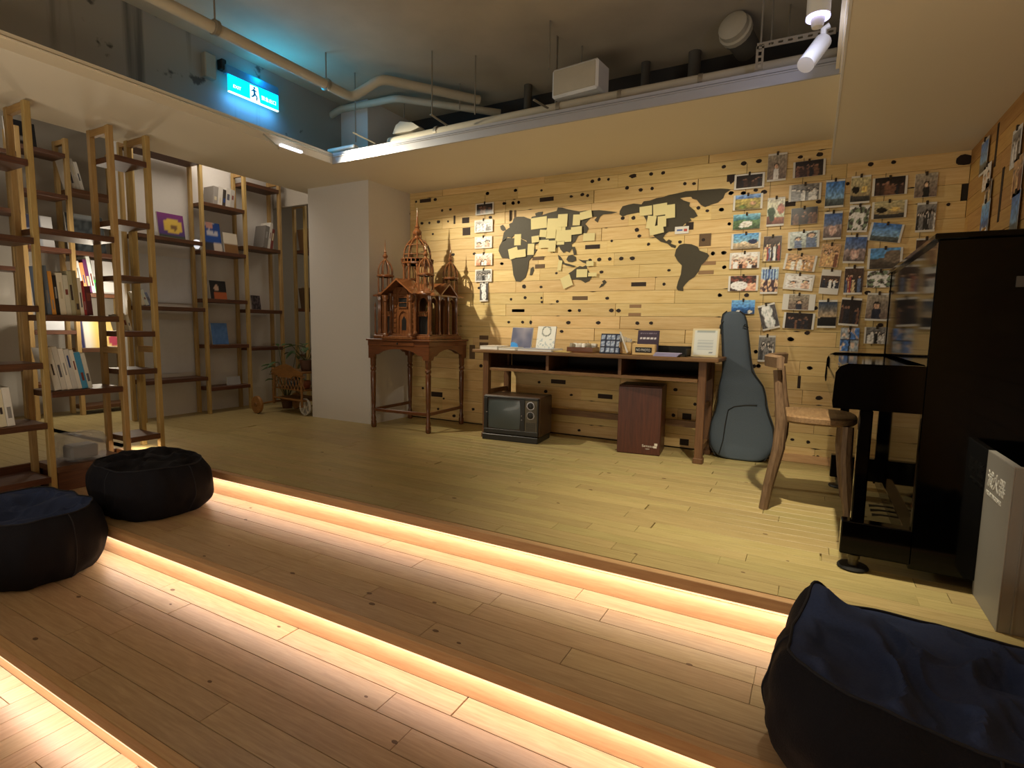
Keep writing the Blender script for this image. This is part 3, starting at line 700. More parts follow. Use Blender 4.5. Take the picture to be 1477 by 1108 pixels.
faceout(RXat(130, 1.431), .29, .33, lambda u, v: (150, 156, 160) if (.1 < u < .9 and v > .86) else ((60, 66, 70) if noise.noise((u*7, v*7, 3)) > 0 else (88, 94, 98)), 'large charcoal illustrated cover in the recess')
faceout(RXat(62, 1.436), .2, .26, lambda u, v: (52, 58, 86) if (v > .5 and u+v*.15 < .72) else ((160, 166, 176) if u < .6 and v < .45 else (196, 196, 198)), 'white and navy magazine in the recess')
faceout(RXat(46, 2.22), .2, .2, lambda u, v: (190, 190, 190) if (.2 < u < .7 and .2 < v < .34) else (22, 26, 34), 'black cover with pale lettering on the topmost recess shelf')
tag(obj('flat_box', MB().box(-.16, 0, -.09, .09, 0, .085, bev=.003), bookmat((206, 210, 216)), None, RXat(70, .746)), 'low pale box on a recess shelf', 'box')
def flower(u, v):
    if blob(u, v, .56, .5, .33, .8): return (206, 176, 80) if not blob(u, v, .6, .45, .12) else (120, 90, 60)
    return mixc((70, 60, 120), (120, 50, 120), v) if v > .15 else (60, 70, 60)
faceout(BXat(252, 1.539), .22, .21, flower, 'purple cover with a big yellow flower head')
def paint1(u, v):
    if v > .75 and .2 < u < .6: return (200, 150, 140)
    if v < .3: return (196, 186, 176) if (u > .5) else (60, 60, 66)
    return (40, 76, 150) if noise.noise((u*4, v*4, 1)) > -.25 else (190, 190, 200)
faceout(BXat(310, 1.48), .17, .26, paint1, 'blue and pink picture cover')
faceout(BXat(336, 1.48), .14, .19, lambda u, v: (214, 206, 190) if v > .45 else (130, 96, 60), 'tan and white cover beside the blue one')
faceout(BXat(315, 1.049), .16, .17, lambda u, v: (170, 90, 50) if v < .4 and u > .2 else ((190, 160, 140) if blob(u, v, .4, .6, .16) else (24, 22, 24)), 'black cover with an orange figure')
faceout(BXat(315, .632), .16, .2, lambda u, v: mixc((70, 110, 170), (90, 130, 190), noise.noise((u*6, v*6, 0))+.5), 'blue cloth bound book')
faceout(BXat(332, .244), .14, .08, lambda u, v: (170, 174, 180), 'small pale card on the lowest shelf')
faceout(BXat(369, .967), .1, .14, lambda u, v: (90, 80, 84) if noise.noise((u*5, v*5, 0)) > 0 else (40, 36, 40), 'small dark framed picture')
o = thing('night_lamp', 'tiny glowing white lamp on the shelf left of the blue picture cover', 'lamp', BXat(286, 1.48))
obj('lamp_shade', MB().lathe([(.0, .08), (.022, .075), (.03, .04), (.02, .01), (.012, 0)], seg=14), plain('lamp_white', (235, 238, 245), emit=.8), o)
tag(obj('wall_patch', MB().box(0, .004, -.27, .27, 0, .47), plain('patch', (208, 212, 220), .6), None, (-4.972, 2.71, .38)), 'pale board on the wall behind the lowest bay of the partition bookcase', 'board')
tag(obj('wall_patch', MB().box(0, .004, -.27, .27, 0, .40), plain('patch', (208, 212, 220), .6), None, (-4.972, 2.71, 1.0)), 'grey board on the wall behind the middle bay of the partition bookcase', 'board')
# plastic box on the lowest shelf
p = Vector((AX-.12, 1.575, .005))
o = thing('plastic_box', 'crumpled clear plastic storage bag on the lowest shelf of the open bookcase', 'box', p)
b = MB(); r_ = random.Random(3); n = 20; prof = [(.10, 0), (.112, .02), (.11, .07), (.112, .12), (.104, .155), (.06, .162), (0.0, .16)]
vs = []
for (rr, z_) in prof:
    for k in range(n):
        t_ = 2*pi*k/n; c_, s_ = cos(t_), sin(t_); f_ = (abs(c_)**4+abs(s_)**4)**-.25
        vs.append((c_*f_*rr*.9+r_.uniform(-.004, .004), s_*f_*rr+r_.uniform(-.004, .004), z_+r_.uniform(-.004, .004)))
b.add(vs, [(i*n+k, i*n+(k+1) % n, (i+1)*n+(k+1) % n, (i+1)*n+k) for i in range(len(prof)-1) for k in range(n)])
obj('bag', b, PLAST, o)
obj('contents', MB().box(-.06, .06, -.07, .07, .01, .09, bev=.01), plain('milky', (100, 102, 106), .5), o)
# ------------------------------------------------------------------ desk
o = thing('writing_desk', 'long brown wooden desk with an open three-bay shelf against the map wall', 'desk', (-1.34, 3.66, 0))
dx0, dx1, dy0, dy1, dz = -2.235, -0.475, 3.45, 3.875, .668
D = lambda b: b.move((1.34, -3.66, 0))
obj('desktop', D(MB().box(dx0, dx1, dy0, dy1, dz-.024, dz, bev=.004)), DESKW, o)
for (x, yy) in ((-2.135, 3.51), (-.575, 3.53), (-2.135, 3.83), (-.575, 3.83)):
    b = MB(); b.box(x-.024, x+.024, yy-.022, yy+.022, .0, dz-.024, bev=.003)
    obj('leg', D(b), DESKZ, o)
    obj('foot', D(MB().box(x-.03, x+.03, yy-.032, yy+.03, .0, .035, bev=.004)), DESKZ, o)
obj('shelf_board', D(MB().box(-2.11, -.60, 3.50, 3.86, .512, .533, bev=.002)), DESKW, o)
for x in (-1.63, -1.10): obj('divider', D(MB().box(x-.011, x+.011, 3.50, 3.86, .533, dz-.024)), DESKZ, o)
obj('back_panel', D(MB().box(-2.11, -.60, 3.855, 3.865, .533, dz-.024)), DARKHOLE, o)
for x in (-2.135, -.575):
    obj('side_panel', D(MB().box(x-.006, x+.006, 3.53, 3.81, .512, dz-.024)), DESKZ, o)
    obj('stretcher', D(MB().box(x-.012, x+.012, 3.53, 3.81, .33, .365)), DESKW, o)
    obj('stretcher', D(MB().box(x-.012, x+.012, 3.53, 3.81, .07, .105)), DESKW, o)
obj('back_stretcher', D(MB().box(-2.11, -.60, 3.82, 3.845, .17, .215)), DESKW, o)

# ------------------------------------------------------------------ television
o = thing('television', 'old wood-cased television with two dials standing on the floor under the desk', 'television', (-1.90, 3.58, 0), R(5.5))
TVW = plain('tv_case', (64, 42, 26), .4, var=.15, scale=30); TVG = plain('tv_bezel', (28, 27, 25), .4); TVP = plain('tv_panel', (92, 84, 68), .45)
obj('case', MB().box(-.225, .225, -.13, .13, .045, .335, bev=.008), TVW, o)
obj('base', MB().box(-.23, .215, -.145, .12, .0, .045, bev=.004), TVG, o)
b = MB()
for (a, c, e, f) in ((-.218, .215, .315, .328), (-.218, .215, .052, .085), (-.218, -.19, .085, .315), (.075, .11, .085, .315), (.205, .215, .085, .315)): b.box(a, c, -.142, -.13, e, f, bev=.002)
obj('bezel', b, TVG, o)
vs = []; n = 14
for j in range(n+1):
    for i in range(n+1):
        u, v = i/n*2-1, j/n*2-1
        k = 1-.06*(v*v) ; k2 = 1-.06*(u*u)
        vs.append((-.058+u*.132*k, -.131-.012*(1-u*u*.9)*(1-v*v*.9)-.001, .2+v*.112*k2))
fs = [(j*(n+1)+i, j*(n+1)+i+1, (j+1)*(n+1)+i+1, (j+1)*(n+1)+i) for j in range(n) for i in range(n)]
obj('screen', MB().add(vs, fs, True), SCREEN, o)
obj('control_panel', MB().box(.11, .205, -.139, -.13, .06, .315, bev=.002), TVP, o)
ry = Matrix.Rotation(R(90), 4, 'X')
for zz in (.275, .205):
    dl = obj('dial', MB().lathe([(.0, .0), (.028, .0), (.028, .006), (.012, .010), (.012, .022), (0, .023)], seg=18, mtx=Matrix.Translation((.157, -.139, zz)) @ ry), TVG, o)
    obj('dial_ring', MB().lathe([(.026, .004), (.031, .004), (.031, .007), (.026, .007)], seg=20, mtx=Matrix.Translation((.157, -.139, zz)) @ ry), CHROME, dl)
b = MB()
for i in range(9): b.box(.12, .195, -.1402, -.138, .075+i*.009, .079+i*.009)
obj('speaker_slots', b, TVG, o)
for i in range(2): obj('knob', MB().lathe([(0, 0), (.006, 0), (.005, .012), (0, .012)], seg=10, mtx=Matrix.Translation((.092, -.142, .2-.03*i)) @ ry), CHROME, o)
obj('badge', MB().box(-.2, -.186, -.1435, -.142, .205, .212), CHROME, o)

# ------------------------------------------------------------------ cajon
o = thing('cajon', 'dark reddish box drum with a small white logo under the desk', 'drum', (-0.985, 3.685, 0), R(6.5))
obj('shell', MB().box(-.142, .142, -.122, .13, .0, .458, bev=.004), CAJ, o)
obj('front_plate', MB().box(-.142, .142, -.130, -.1225, .004, .455, bev=.002), CAJ, o)
obj('top_plate', MB().box(-.142, .142, -.128, .13, .458, .464, bev=.002), CAJ, o)
for sx in (-1, 1):
    for sy in (-1, 1): pass
MT = Matrix.Translation((.025, -.1306, .055)) @ Matrix.Rotation(R(90), 4, 'X')
CW = plain('logo_white', (214, 206, 196), .5)
text('Samsound', .024, CW, o, MT, 'logo')
text('cajon', .013, CW, o, Matrix.Translation((.048, -.1306, .040)) @ Matrix.Rotation(R(90), 4, 'X'), 'logo')
b = MB().box(.100, .122, -.1312, -.1302, .052, .064).box(.106, .126, -.1312, -.1302, .068, .084)
obj('emblem', b, CW, o)

# ------------------------------------------------------------------ carved table
TR = R(2.5)
o = thing('carved_table', 'dark mahogany side table with turned legs beside the grey column', 'table', (-2.85, 3.585, 0), TR)
tx, ty = .30, .275
obj('table_top', MB().box(-tx-.012, tx+.012, -ty-.012, ty+.012, .712, .728, bev=.004), MAHOG, o)
obj('drawer_box', MB().box(-tx, tx, -ty, ty, .672, .712, bev=.002), MAHOG, o)
dr = obj('drawer', MB().box(-.16, .16, -ty-.004, -ty+.002, .677, .708, bev=.002), MAHOG, o)
obj('key_plate', MB().lathe([(0, 0), (.008, 0), (.006, .006), (0, .006)], seg=10, mtx=Matrix.Translation((0, -ty-.004, .694)) @ ry), BLACKM, dr)
def apron(L):
    pts = [(-L, .672), (-L, .57), (-L+.05, .57), (-L+.065, .60), (-L+.10, .605)]
    arch = [(-L+.10+(2*L-.2)*i/10, .605+.045*sin(pi*i/10)**.6) for i in range(1, 10)]
    return pts + arch + [(L-.10, .605), (L-.065, .60), (L-.05, .57), (L, .57), (L, .672)]
obj('apron', MB().prism(apron(tx-.005), (0, -ty+.002, 0), (1, 0, 0), (0, 0, 1), (0, .018, 0)), MAHOG, o)
obj('apron', MB().prism(apron(tx-.005), (0, ty-.02, 0), (1, 0, 0), (0, 0, 1), (0, .018, 0)), MAHOG, o)
for sx in (-1, 1): obj('apron', MB().prism(apron(ty-.005), (sx*(tx-.011)-.009, 0, 0), (0, 1, 0), (0, 0, 1), (.018, 0, 0)), MAHOG, o)
prof = [(.016, 0), (.022, .01), (.022, .05), (.017, .06), (.02, .075), (.014, .10), (.016, .16), (.014, .165), (.018, .2), (.021, .38), (.022, .45), (.017, .465), (.024, .475), (.024, .49), (.018, .50), (.023, .515), (.023, .56), (.026, .57), (.026, .672)]
for sx in (-1, 1):
    for sy in (-1, 1): obj('leg', MB().lathe(prof, (sx*(tx-.03), sy*(ty-.03), 0), 12), MAHOGZ, o)
for sy in (-1, 1): obj('stretcher', MB().box(-tx+.045, tx-.045, sy*(ty-.03)-.008, sy*(ty-.03)+.008, .135, .16, bev=.002), MAHOG, o) if sy < 0 else None
for sx in (-1, 1): obj('stretcher', MB().box(sx*(tx-.03)-.008, sx*(tx-.03)+.008, -ty+.045, ty-.045, .135, .16, bev=.002), MAHOG, o)

# ------------------------------------------------------------------ carved palace
o = thing('carved_palace', 'carved wooden palace model with a ribbed dome and spired corner turrets', 'ornament', (-2.85, 3.585, .7285), TR)
bx, by = .275, .235
GL = plain('mesh_dark', (26, 24, 24), .4)
obj('plinth', MB().box(-bx, bx, -by, by, .0, .028, bev=.004).box(-bx+.015, bx-.015, -by+.015, by-.015, .028, .04, bev=.003), CARVE, o)
def arch_panel(w, h, t, ow, oh, spring, steps=8):
    """panel w x h with an arched opening ow wide, springing at height spring"""
    out = []
    pts = [(-ow/2, 0), (-ow/2, spring)]+[(-ow/2*cos(pi*i/steps), spring+(oh-spring)*sin(pi*i/steps)) for i in range(1, steps)]+[(ow/2, spring), (ow/2, 0)]
    return [(-w/2, 0)]+[(-w/2, h), (w/2, h), (w/2, 0)]+pts[::-1]
def add_panel(b, cx, cy, z, w, h, ow, oh, spring, ang, t=.012):
    m_ = Matrix.Translation((cx, cy, z)) @ Matrix.Rotation(ang, 4, 'Z')
    q = MB().prism(arch_panel(w, h, t, ow, oh, spring), (0, 0, 0), (1, 0, 0), (0, 0, 1), (0, t, 0)).xf(m_)
    b.add(q.v, q.f)
def column(b, x, y, z, h, r=.010, seg=8):
    b.lathe([(r*1.5, 0), (r*1.5, h*.04), (r*1.1, h*.06), (r, h*.1), (r*.9, h*.5), (r*.85, h*.84), (r*1.2, h*.86), (r*1.2, h*.9), (r*1.6, h*.94), (r*1.6, h)], (x, y, z), seg)
wallb = MB(); Zf = .04; Hh = .31
# front and back bays, sides
for sx in (-1, 1):
    add_panel(wallb, sx*.175, -by+.055, Zf, .13, Hh, .085, .285, .23, 0)
    add_panel(wallb, sx*.175, by-.065, Zf, .13, Hh, .085, .285, .23, 0)
for sy in (-.13, 0, .13):
    for sx in (-1, 1): add_panel(wallb, sx*(bx-.035)+(.0 if sx < 0 else 0), sy, Zf, .12, Hh, .08, .285, .23, R(90))
add_panel(wallb, 0, by-.065, Zf, .22, Hh, .12, .27, .2, 0)
obj('arcade_walls', wallb, CARVE, o)
b = MB()
for sx in (-1, 1):
    for x in (.112, .238): column(b, sx*x, -by+.045, Zf, Hh, .009)
    for yy in (-.19, -.065, .065, .19): column(b, sx*(bx-.022), yy, Zf, Hh, .009)
    for x in (.0, .1, .238): column(b, sx*x, by-.04, Zf, Hh, .008)
obj('wall_columns', b, CARVE, o)
b = MB()
for sx in (-1, 1):
    obj('wire_mesh', MB().box(sx*.175-.045, sx*.175+.045, -by+.06, -by+.064, Zf, Zf+.14), GL, o)
for sx in (-1, 1):
    b = MB()
    x0, x1 = sorted((sx*.13, sx*.22)); b.box(x0, x1, -by+.04, -by+.052, Zf+.17, Zf+.178).box(x0, x1, -by+.04, -by+.052, Zf+.14, Zf+.146)
    for i in range(7): b.box(x0+(x1-x0)*(i+.5)/7-.003, x0+(x1-x0)*(i+.5)/7+.003, -by+.042, -by+.05, Zf+.146, Zf+.17)
    obj('balustrade', b, CARVE, o)
# main roof
b = MB(); E_ = .025
vs = [(-bx-E_, -by+.03, 0), (bx+E_, -by+.03, 0), (bx+E_, by, 0), (-bx-E_, by, 0), (-.13, -.10, .085), (.13, -.10, .085), (.13, .11, .085), (-.13, .11, .085)]
vs = [(x, y, z+Zf+Hh) for x, y, z in vs]
b.add(vs, [(0, 1, 5, 4), (1, 2, 6, 5), (2, 3, 7, 6), (3, 0, 4, 7), (4, 5, 6, 7), (0, 3, 2, 1)])
b.box(-bx-E_, bx+E_, -by+.03, by, Zf+Hh-.012, Zf+Hh)
obj('roof', b, CARVE, o)
# porch with gable
pz = Zf+Hh; pw = .135
def gable(b, yy0, yy1, w, z, h, ov=.02, t=.012, ax='y'):
    k = MB()
    k.prism([(-w-ov, -.012), (-w-ov, .0), (0, h+.012), (w+ov, 0), (w+ov, -.012), (0, h-.004)], (0, yy0, z), (1, 0, 0), (0, 0, 1), (0, yy1-yy0, 0))
    if ax == 'x': k.xf(Matrix.Rotation(R(90), 4, 'Z'))
    b.add(k.v, k.f)
b = MB(); gable(b, -by-.055, -.06, pw, pz+.005, .105); gable(b, -bx-.03, -.08, .10, pz+.005, .08, ax='x'); gable(b, .08, bx+.03, .10, pz+.005, .08, ax='x')
obj('gable_roof', b, CARVE, o)
b = MB()
for sx in (-1, 1):
    for yy, r8 in ((-by-.035, .016), (-by+.03, .013)):
        b = MB(); column(b, sx*.12, yy, .022 if r8 > .015 else .04, pz-.03, r8, 12); obj('porch_column', b, CARVE, o)
obj('porch_step', MB().box(-.15, .15, -by-.055, -by+.0, .0, .022, bev=.003), CARVE, o)
b = MB(); add_panel(b, 0, -by+.035, Zf, .2, Hh+.06, .09, .18, .12, 0)
k = MB().prism([(cos(pi*i/10)*.05, sin(pi*i/10)*.05) for i in range(11)]+[(-.038, 0)]+[(-cos(pi*i/10)*.038, sin(pi*i/10)*.038) for i in range(1, 10)]+[(.038, 0)], (0, -by+.026, Zf+Hh-.0), (1, 0, 0), (0, 0, 1), (0, .01, 0)); b.add(k.v, k.f)
for i in range(8):
    for sx in (-1, 1): b.box(sx*.08-.014, sx*.08+.014, -by+.028, -by+.036, Zf+.01+i*.04, Zf+.01+i*.04+.028, bev=.002)
obj('door_wall', b, CARVE, o)
obj('door_panel', MB().box(-.045, .045, -by+.044, -by+.050, Zf, Zf+.18), CARVE, o)
b = MB().prism([(-.022, .03), (-.022, .11), (0, .145), (.022, .11), (.022, .03)], (0, -by+.0425, Zf), (1, 0, 0), (0, 0, 1), (0, .002, 0))
b.box(-.04, .04, -by+.032, -by+.0345, Zf+.21, Zf+.285)
obj('dark_windows', b, GL, o)
b = MB(); b.box(-.045, .045, -by+.027, -by+.034, Zf+.205, Zf+.212).box(-.045, .045, -by+.027, -by+.034, Zf+.285, Zf+.292).box(-.045, .045, -by+.027, -by+.034, Zf+.245, Zf+.249)
b.box(-.045, -.039, -by+.027, -by+.034, Zf+.205, Zf+.292).box(.039, .045, -by+.027, -by+.034, Zf+.205, Zf+.292)
obj('window_frame', b, CARVE, o)
def turret(cx, cy, z, r, drum_h, dome_h, spire_h, nrib, name, seg=8, big=False):
    t = MB(); 
    t.lathe([(r*1.1, 0), (r*1.12, .008), (r*1.02, .014), (r, .018)], (cx, cy, z), 16)
    for i in range(nrib):
        a = 2*pi*(i+.5)/nrib; x, y = cx+cos(a)*r*.94, cy+sin(a)*r*.94
        if big: column(t, x, y, z+.016, drum_h-.03, r*.085)
        else: t.tube([(x, y, z+.016), (x, y, z+drum_h)], r*.075, 6)
    z2 = z+drum_h
    t.lathe([(r*.98, -.016), (r*1.1, -.01), (r*1.12, .0), (r*1.0, .006), (r*.86, .006), (r*.86, -.016)], (cx, cy, z2), 20)
    if big:
        for i in range(24):
            a = 2*pi*i/24; t.box(-.004, .004, -.004, .004, -.012, .012, mtx=Matrix.Translation((cx+cos(a)*r*1.08, cy+sin(a)*r*1.08, z2+.012)) @ Matrix.Rotation(a, 4, 'Z'))
        t.lathe([(r*1.0, .022), (r*1.14, .024), (r*1.14, .03), (r*.9, .032), (r*.9, .022)], (cx, cy, z2), 20)
    z3 = z2+(.03 if big else .004)
    for i in range(nrib):
        a = 2*pi*(i+.5)/nrib
        t.tube([(cx+cos(a)*rr*r, cy+sin(a)*rr*r, z3+zz*dome_h) for rr, zz in ((.93, 0), (.95, .2), (.9, .42), (.76, .66), (.52, .86), (.22, 1.0))], r*(.055 if big else .085), 6)
    for rr, zz in (((.95, .2), (.76, .66)) if big else ()):
        t.lathe([(rr*r-.003, -.003), (rr*r+.003, -.003), (rr*r+.003, .003), (rr*r-.003, .003)], (cx, cy, z3+zz*dome_h), 20)
    z4 = z3+dome_h; s = spire_h
    t.lathe([(r*.3, -.006), (r*.34, 0), (r*.2, .06*s), (r*.15, .10*s), (r*.3, .16*s), (r*.33, .22*s), (r*.2, .30*s), (r*.13, .34*s), (r*.2, .38*s), (r*.1, .44*s), (r*.045, .75*s), (.0008, 1.0*s)], (cx, cy, z4), 10)
    if big:
        for i in range(6):
            a = 2*pi*i/6; t.tube([(cx+cos(a)*r*.3, cy+sin(a)*r*.3, z4), (cx+cos(a)*r*.3, cy+sin(a)*r*.3, z4+.2*s)], .003, 5)
    obj(name, t, CARVE, o)
turret(-.01, .0, Zf+Hh+.075, .118, .19, .165, .245, 10, 'main_dome', big=True)
for sx, sy in ((-1, -1), (1, -1), (1, 1), (-1, 1)):
    turret(sx*.197, sy*.175, Zf+Hh+.0, .063, .155, .115, .165, 8, 'turret')
for sx in (-1, 1):
    b = MB(); b.lathe([(.008, 0), (.01, .02), (.006, .04), (.007, .16), (.005, .22), (.009, .235), (.004, .25), (.001, .27)], (sx*(bx-.012), -by+.012, .028), 8)
    obj('pinnacle', b, CARVE, o)

# ------------------------------------------------------------------ guitar bag leaning on the wall
o = thing('guitar_bag', 'grey guitar gig bag leaning on the wall between desk and chair', 'bag', (-0.355, 3.79, 0.0))
def gb(front, w_off=0.0):
    # outline: half-width by height, with x centre drift
    rows = [(.0, .10, .0), (.02, .155, .0), (.08, .192, .0), (.16, .20, .0), (.24, .192, -.002), (.31, .165, -.006), (.37, .150, -.010), (.43, .146, -.014), (.49, .135, -.02), (.535, .112, -.035), (.58, .092, -.05), (.68, .086, -.063), (.80, .083, -.078), (.90, .080, -.09), (.945, .068, -.095), (.965, .04, -.098)]
    return rows
rows = gb(1); b = MB(); n = 24; vs = []
for (z_, hw, cx) in rows:
    th = .075 if z_ < .5 else .052
    if z_ < .03: th *= .75
    lean = .075*(z_/.96)
    for k in range(n):
        a = 2*pi*k/n; c_, s_ = cos(a), sin(a)
        e = 3.2
        f_ = (abs(c_)**e+abs(s_)**e)**(-1/e)
        nz = noise.noise((z_*9, a*1.3, 0))*.006
        vs.append((cx+c_*f_*(hw+nz), s_*f_*(th+nz*.6)*.62+lean-.02, z_))
b.add(vs, [(i*n+k, i*n+(k+1) % n, (i+1)*n+(k+1) % n, (i+1)*n+k) for i in range(len(rows)-1) for k in range(n)]+[tuple(range(n))[::-1], tuple(range((len(rows)-1)*n, len(rows)*n))], True)
body = obj('bag_body', b, GUIT, o)
sm = body.modifiers.new('s', 'SUBSURF'); sm.levels = 1; sm.render_levels = 2
def gfront(x, z_, d=.0): 
    th = .075 if z_ < .5 else .052
    return (x, -th*.62+.075*(z_/.96)-.02-.002-d, z_)
pk = [(-.125, .03), (-.105, .12), (-.095, .25), (-.085, .325), (-.05, .35), (.02, .365), (.085, .37)]
obj('pocket_zip', MB().tube([gfront(x, z_) for x, z_ in pk], .0035, 6), GUITD, o)
for s in (-1, 1):
    pts = []
    for (z_, hw, cx) in rows[1:]:
        th = .075 if z_ < .5 else .052
        pts.append((cx+s*hw*.965, -th*.62*.72+.075*(z_/.96)-.022, z_))
    obj('piping', MB().tube(pts, .004, 6), GUITD, o)
obj('handle_strap', MB().tube([gfront(-.02, .88), gfront(-.03, .87, .01), gfront(.0, .86)], .004, 5), GUITD, o)
obj('side_handle', MB().tube([(-.15, .03, .80), (-.172, .03, .83), (-.172, .03, .87), (-.15, .03, .90)], .006, 6), GUITD, o)
obj('base_patch', MB().lathe([(.12, 0), (.17, .012), (.0, .012)], (0, -.005, .0), 20, sy=.24), GUITD, o)

# ------------------------------------------------------------------ rustic chair (faces the piano, to the right)
o = thing('rustic_chair', 'worn wooden chair with a curved top rail facing the piano', 'chair', (0.02, 2.98, 0))
def stick(pts, rad, flat=1.0, seg=8): return MB().tube(pts, rad, seg, flat=flat)
# seat
n = 22; vs = []
for (sc, z_) in ((.93, .415), (1.0, .425), (1.0, .446), (.95, .452), (.5, .444), (.0, .440)):
    for k in range(n):
        a = 2*pi*k/n; c_, s_ = cos(a), sin(a); f_ = (abs(c_)**3+abs(s_)**3)**(-1/3)
        vs.append((c_*f_*.175*sc+.02, s_*f_*.19*sc*(1.0+.08*c_), z_))
obj('seat', MB().add(vs, [(i*n+k, i*n+(k+1) % n, (i+1)*n+(k+1) % n, (i+1)*n+k) for i in range(5) for k in range(n)]+[tuple(range(n))[::-1]], True), wood('seat_wood', (150, 120, 84), (108, 80, 54), 'y', .5, 8), o)
# back legs running up as posts: near one and far one
for s in (-1, 1):
    obj('back_leg', stick([(-.165, s*.205, 0), (-.150, s*.20, .12), (-.118, s*.19, .30), (-.115, s*.185, .42), (-.128, s*.18, .52), (-.145, s*.178, .66)], [.021, .023, .027, .026, .021, .019]), RUST, o)
    obj('front_leg', stick([(.182, s*.205, 0), (.166, s*.195, .12), (.150, s*.18, .28), (.150, s*.165, .42)], [.020, .024, .027, .026]), RUST, o)
arc = [(-.145+.0-.055*(1-(t/1.0)**2)*1.0, t*.205, .70) for t in [-1.1, -.8, -.4, 0, .4, .8, 1.1]]
b = MB(); vs = []
for i, (x, y, z_) in enumerate(arc):
    for (dx_, dz_) in ((-.014, -.028), (-.016, .020), (.004, .030), (.016, .022), (.014, -.028)):
        vs.append((x+dx_, y, z_+dz_))
m5 = 5
b.add(vs, [(i*m5+k, i*m5+(k+1) % m5, (i+1)*m5+(k+1) % m5, (i+1)*m5+k) for i in range(len(arc)-1) for k in range(m5)]+[tuple(range(m5))[::-1], tuple(range((len(arc)-1)*m5, len(arc)*m5))], True)
obj('top_rail', b, RUST, o)

# ------------------------------------------------------------------ piano
px0, px1, py0, py1 = .338, .700, 2.20, 3.42
o = thing('upright_piano', 'glossy black upright piano against the right wall', 'piano', (px0, py0, 0))
Pm = lambda b: b.move((-px0, -py0, 0))
obj('side_panel', Pm(MB().box(px0, px1-.012, py0, py0+.035, .045, 1.138, bev=.003)), BLACKP, o)
obj('side_panel', Pm(MB().box(px0, px1-.012, py1-.035, py1, .045, 1.138, bev=.003)), BLACKP, o)
obj('lid', Pm(MB().box(px0-.012, px1-.010, py0-.012, py1+.012, 1.138, 1.157, bev=.003)), BLACKP, o)
obj('upper_panel', Pm(MB().box(px0+.003, px0+.03, py0+.035, py1-.035, .735, 1.138)), BLACKP, o)
obj('lower_panel', Pm(MB().box(px0+.03, px0+.05, py0+.035, py1-.035, .13, .56)), BLACKP, o)
obj('back', Pm(MB().box(px1-.05, px1-.02, py0+.035, py1-.035, .10, 1.138)), BLACKP, o)
obj('bottom_rail', Pm(MB().box(px0+.005, px0+.06, py0+.035, py1-.035, .05, .13, bev=.002)), BLACKP, o)
kx = .080
def cheek(y_):
    poly = [(kx+.004, .575), (kx, .60), (kx+.004, .70), (kx+.016, .722), (kx+.04, .733), (px0, .733), (px0, .575)]
    return MB().prism(poly, (0, y_, 0), (1, 0, 0), (0, 0, 1), (0, .035, 0))
obj('cheek', Pm(cheek(py0)), BLACKP, o); obj('cheek', Pm(cheek(py1-.035)), BLACKP, o)
obj('key_bed', Pm(MB().box(kx+.006, px0+.01, py0+.035, py1-.035, .575, .615, bev=.002)), BLACKP, o)
obj('key_slip', Pm(MB().box(kx+.006, kx+.03, py0+.035, py1-.035, .615, .66, bev=.002)), BLACKP, o)
obj('fallboard', Pm(MB().box(kx+.02, px0+.003, py0+.035, py1-.035, .705, .724, bev=.004)), BLACKP, o)
obj('fallboard_front', Pm(MB().box(kx+.012, kx+.026, py0+.035, py1-.035, .662, .722, bev=.003)), BLACKP, o)
for y_ in (py0+.003, py1-.05):
    b = MB().box(kx+.085, kx+.125, y_, y_+.045, .17, .575, bev=.004)
    obj('front_leg', Pm(b), BLACKP, o)
    obj('toe_block', Pm(MB().box(kx+.058, px0+.01, y_-.003, y_+.05, .058, .178, bev=.004)), BLACKP, o)
    cs = obj('caster_cup', Pm(MB().lathe([(.0, 0), (.045, 0), (.05, .006), (.046, .012), (.03, .014), (0, .014)], (kx+.105, y_+.03, .0), 20)), BLACKM, o)
    obj('caster', Pm(MB().lathe([(.012, 0), (.02, .004), (.02, .018), (.012, .024)], (kx+.105, y_+.03, .034), 12, Matrix.Identity(4))), BRASS, cs)
    obj('caster_stem', Pm(MB().lathe([(.016, .014), (.016, .06)], (kx+.105, y_+.03, 0), 10)), BRASS, cs)
obj('castor_block', Pm(MB().box(px1-.12, px1-.05, py0+.02, py0+.09, .0, .05)), BLACKM, o)
obj('castor_block', Pm(MB().box(px1-.12, px1-.05, py1-.09, py1-.02, .0, .05)), BLACKM, o)
obj('bottom_board', Pm(MB().box(px0+.03, px1-.02, py0+.02, py1-.02, .045, .058)), BLACKP, o)
obj('handle_recess', Pm(MB().box(.535, .60, py0-.003, py0+.002, .985, 1.018, bev=.001)), plain('handle_satin', (96, 96, 96), .45, .6), o, label='dull silver handle plate')
for zz in (.98, .75): pass
b = MB()
for i in range(3): b.tube([(0, 0, 0), (-.05, 0, -.002), (-.07, 0, -.004)], .007, 8) if False else None
for i in range(3): obj('pedal', Pm(MB().tube([(px0+.03, 2.72+i*.07, .072), (px0-.03, 2.72+i*.07, .07), (px0-.06, 2.72+i*.07, .066)], [.006, .008, .012], 8, flat=.5)), BRASS, o)
# music stand frame of thin wire seen in front of the far wall, small things on the lid
tag(obj('wood_offcut', MB().box(-.03, .03, -.012, .012, 0, .012, bev=.002), LIGHTW, None, (.44, 2.9, 1.1575)), 'small pale wood block lying on the piano lid', 'block')
a = at(1387, 333, 'x', .50); c = at(1417, 272, 'x', .66)
tag(obj('wooden_stick', MB().tube([(0, 0, 0), (.15, .32, .17)], .0045, 8), LIGHTW, None, (.53, 3.02, 1.165)), 'thin pale stick leaning from the piano lid to the right wall', 'stick')

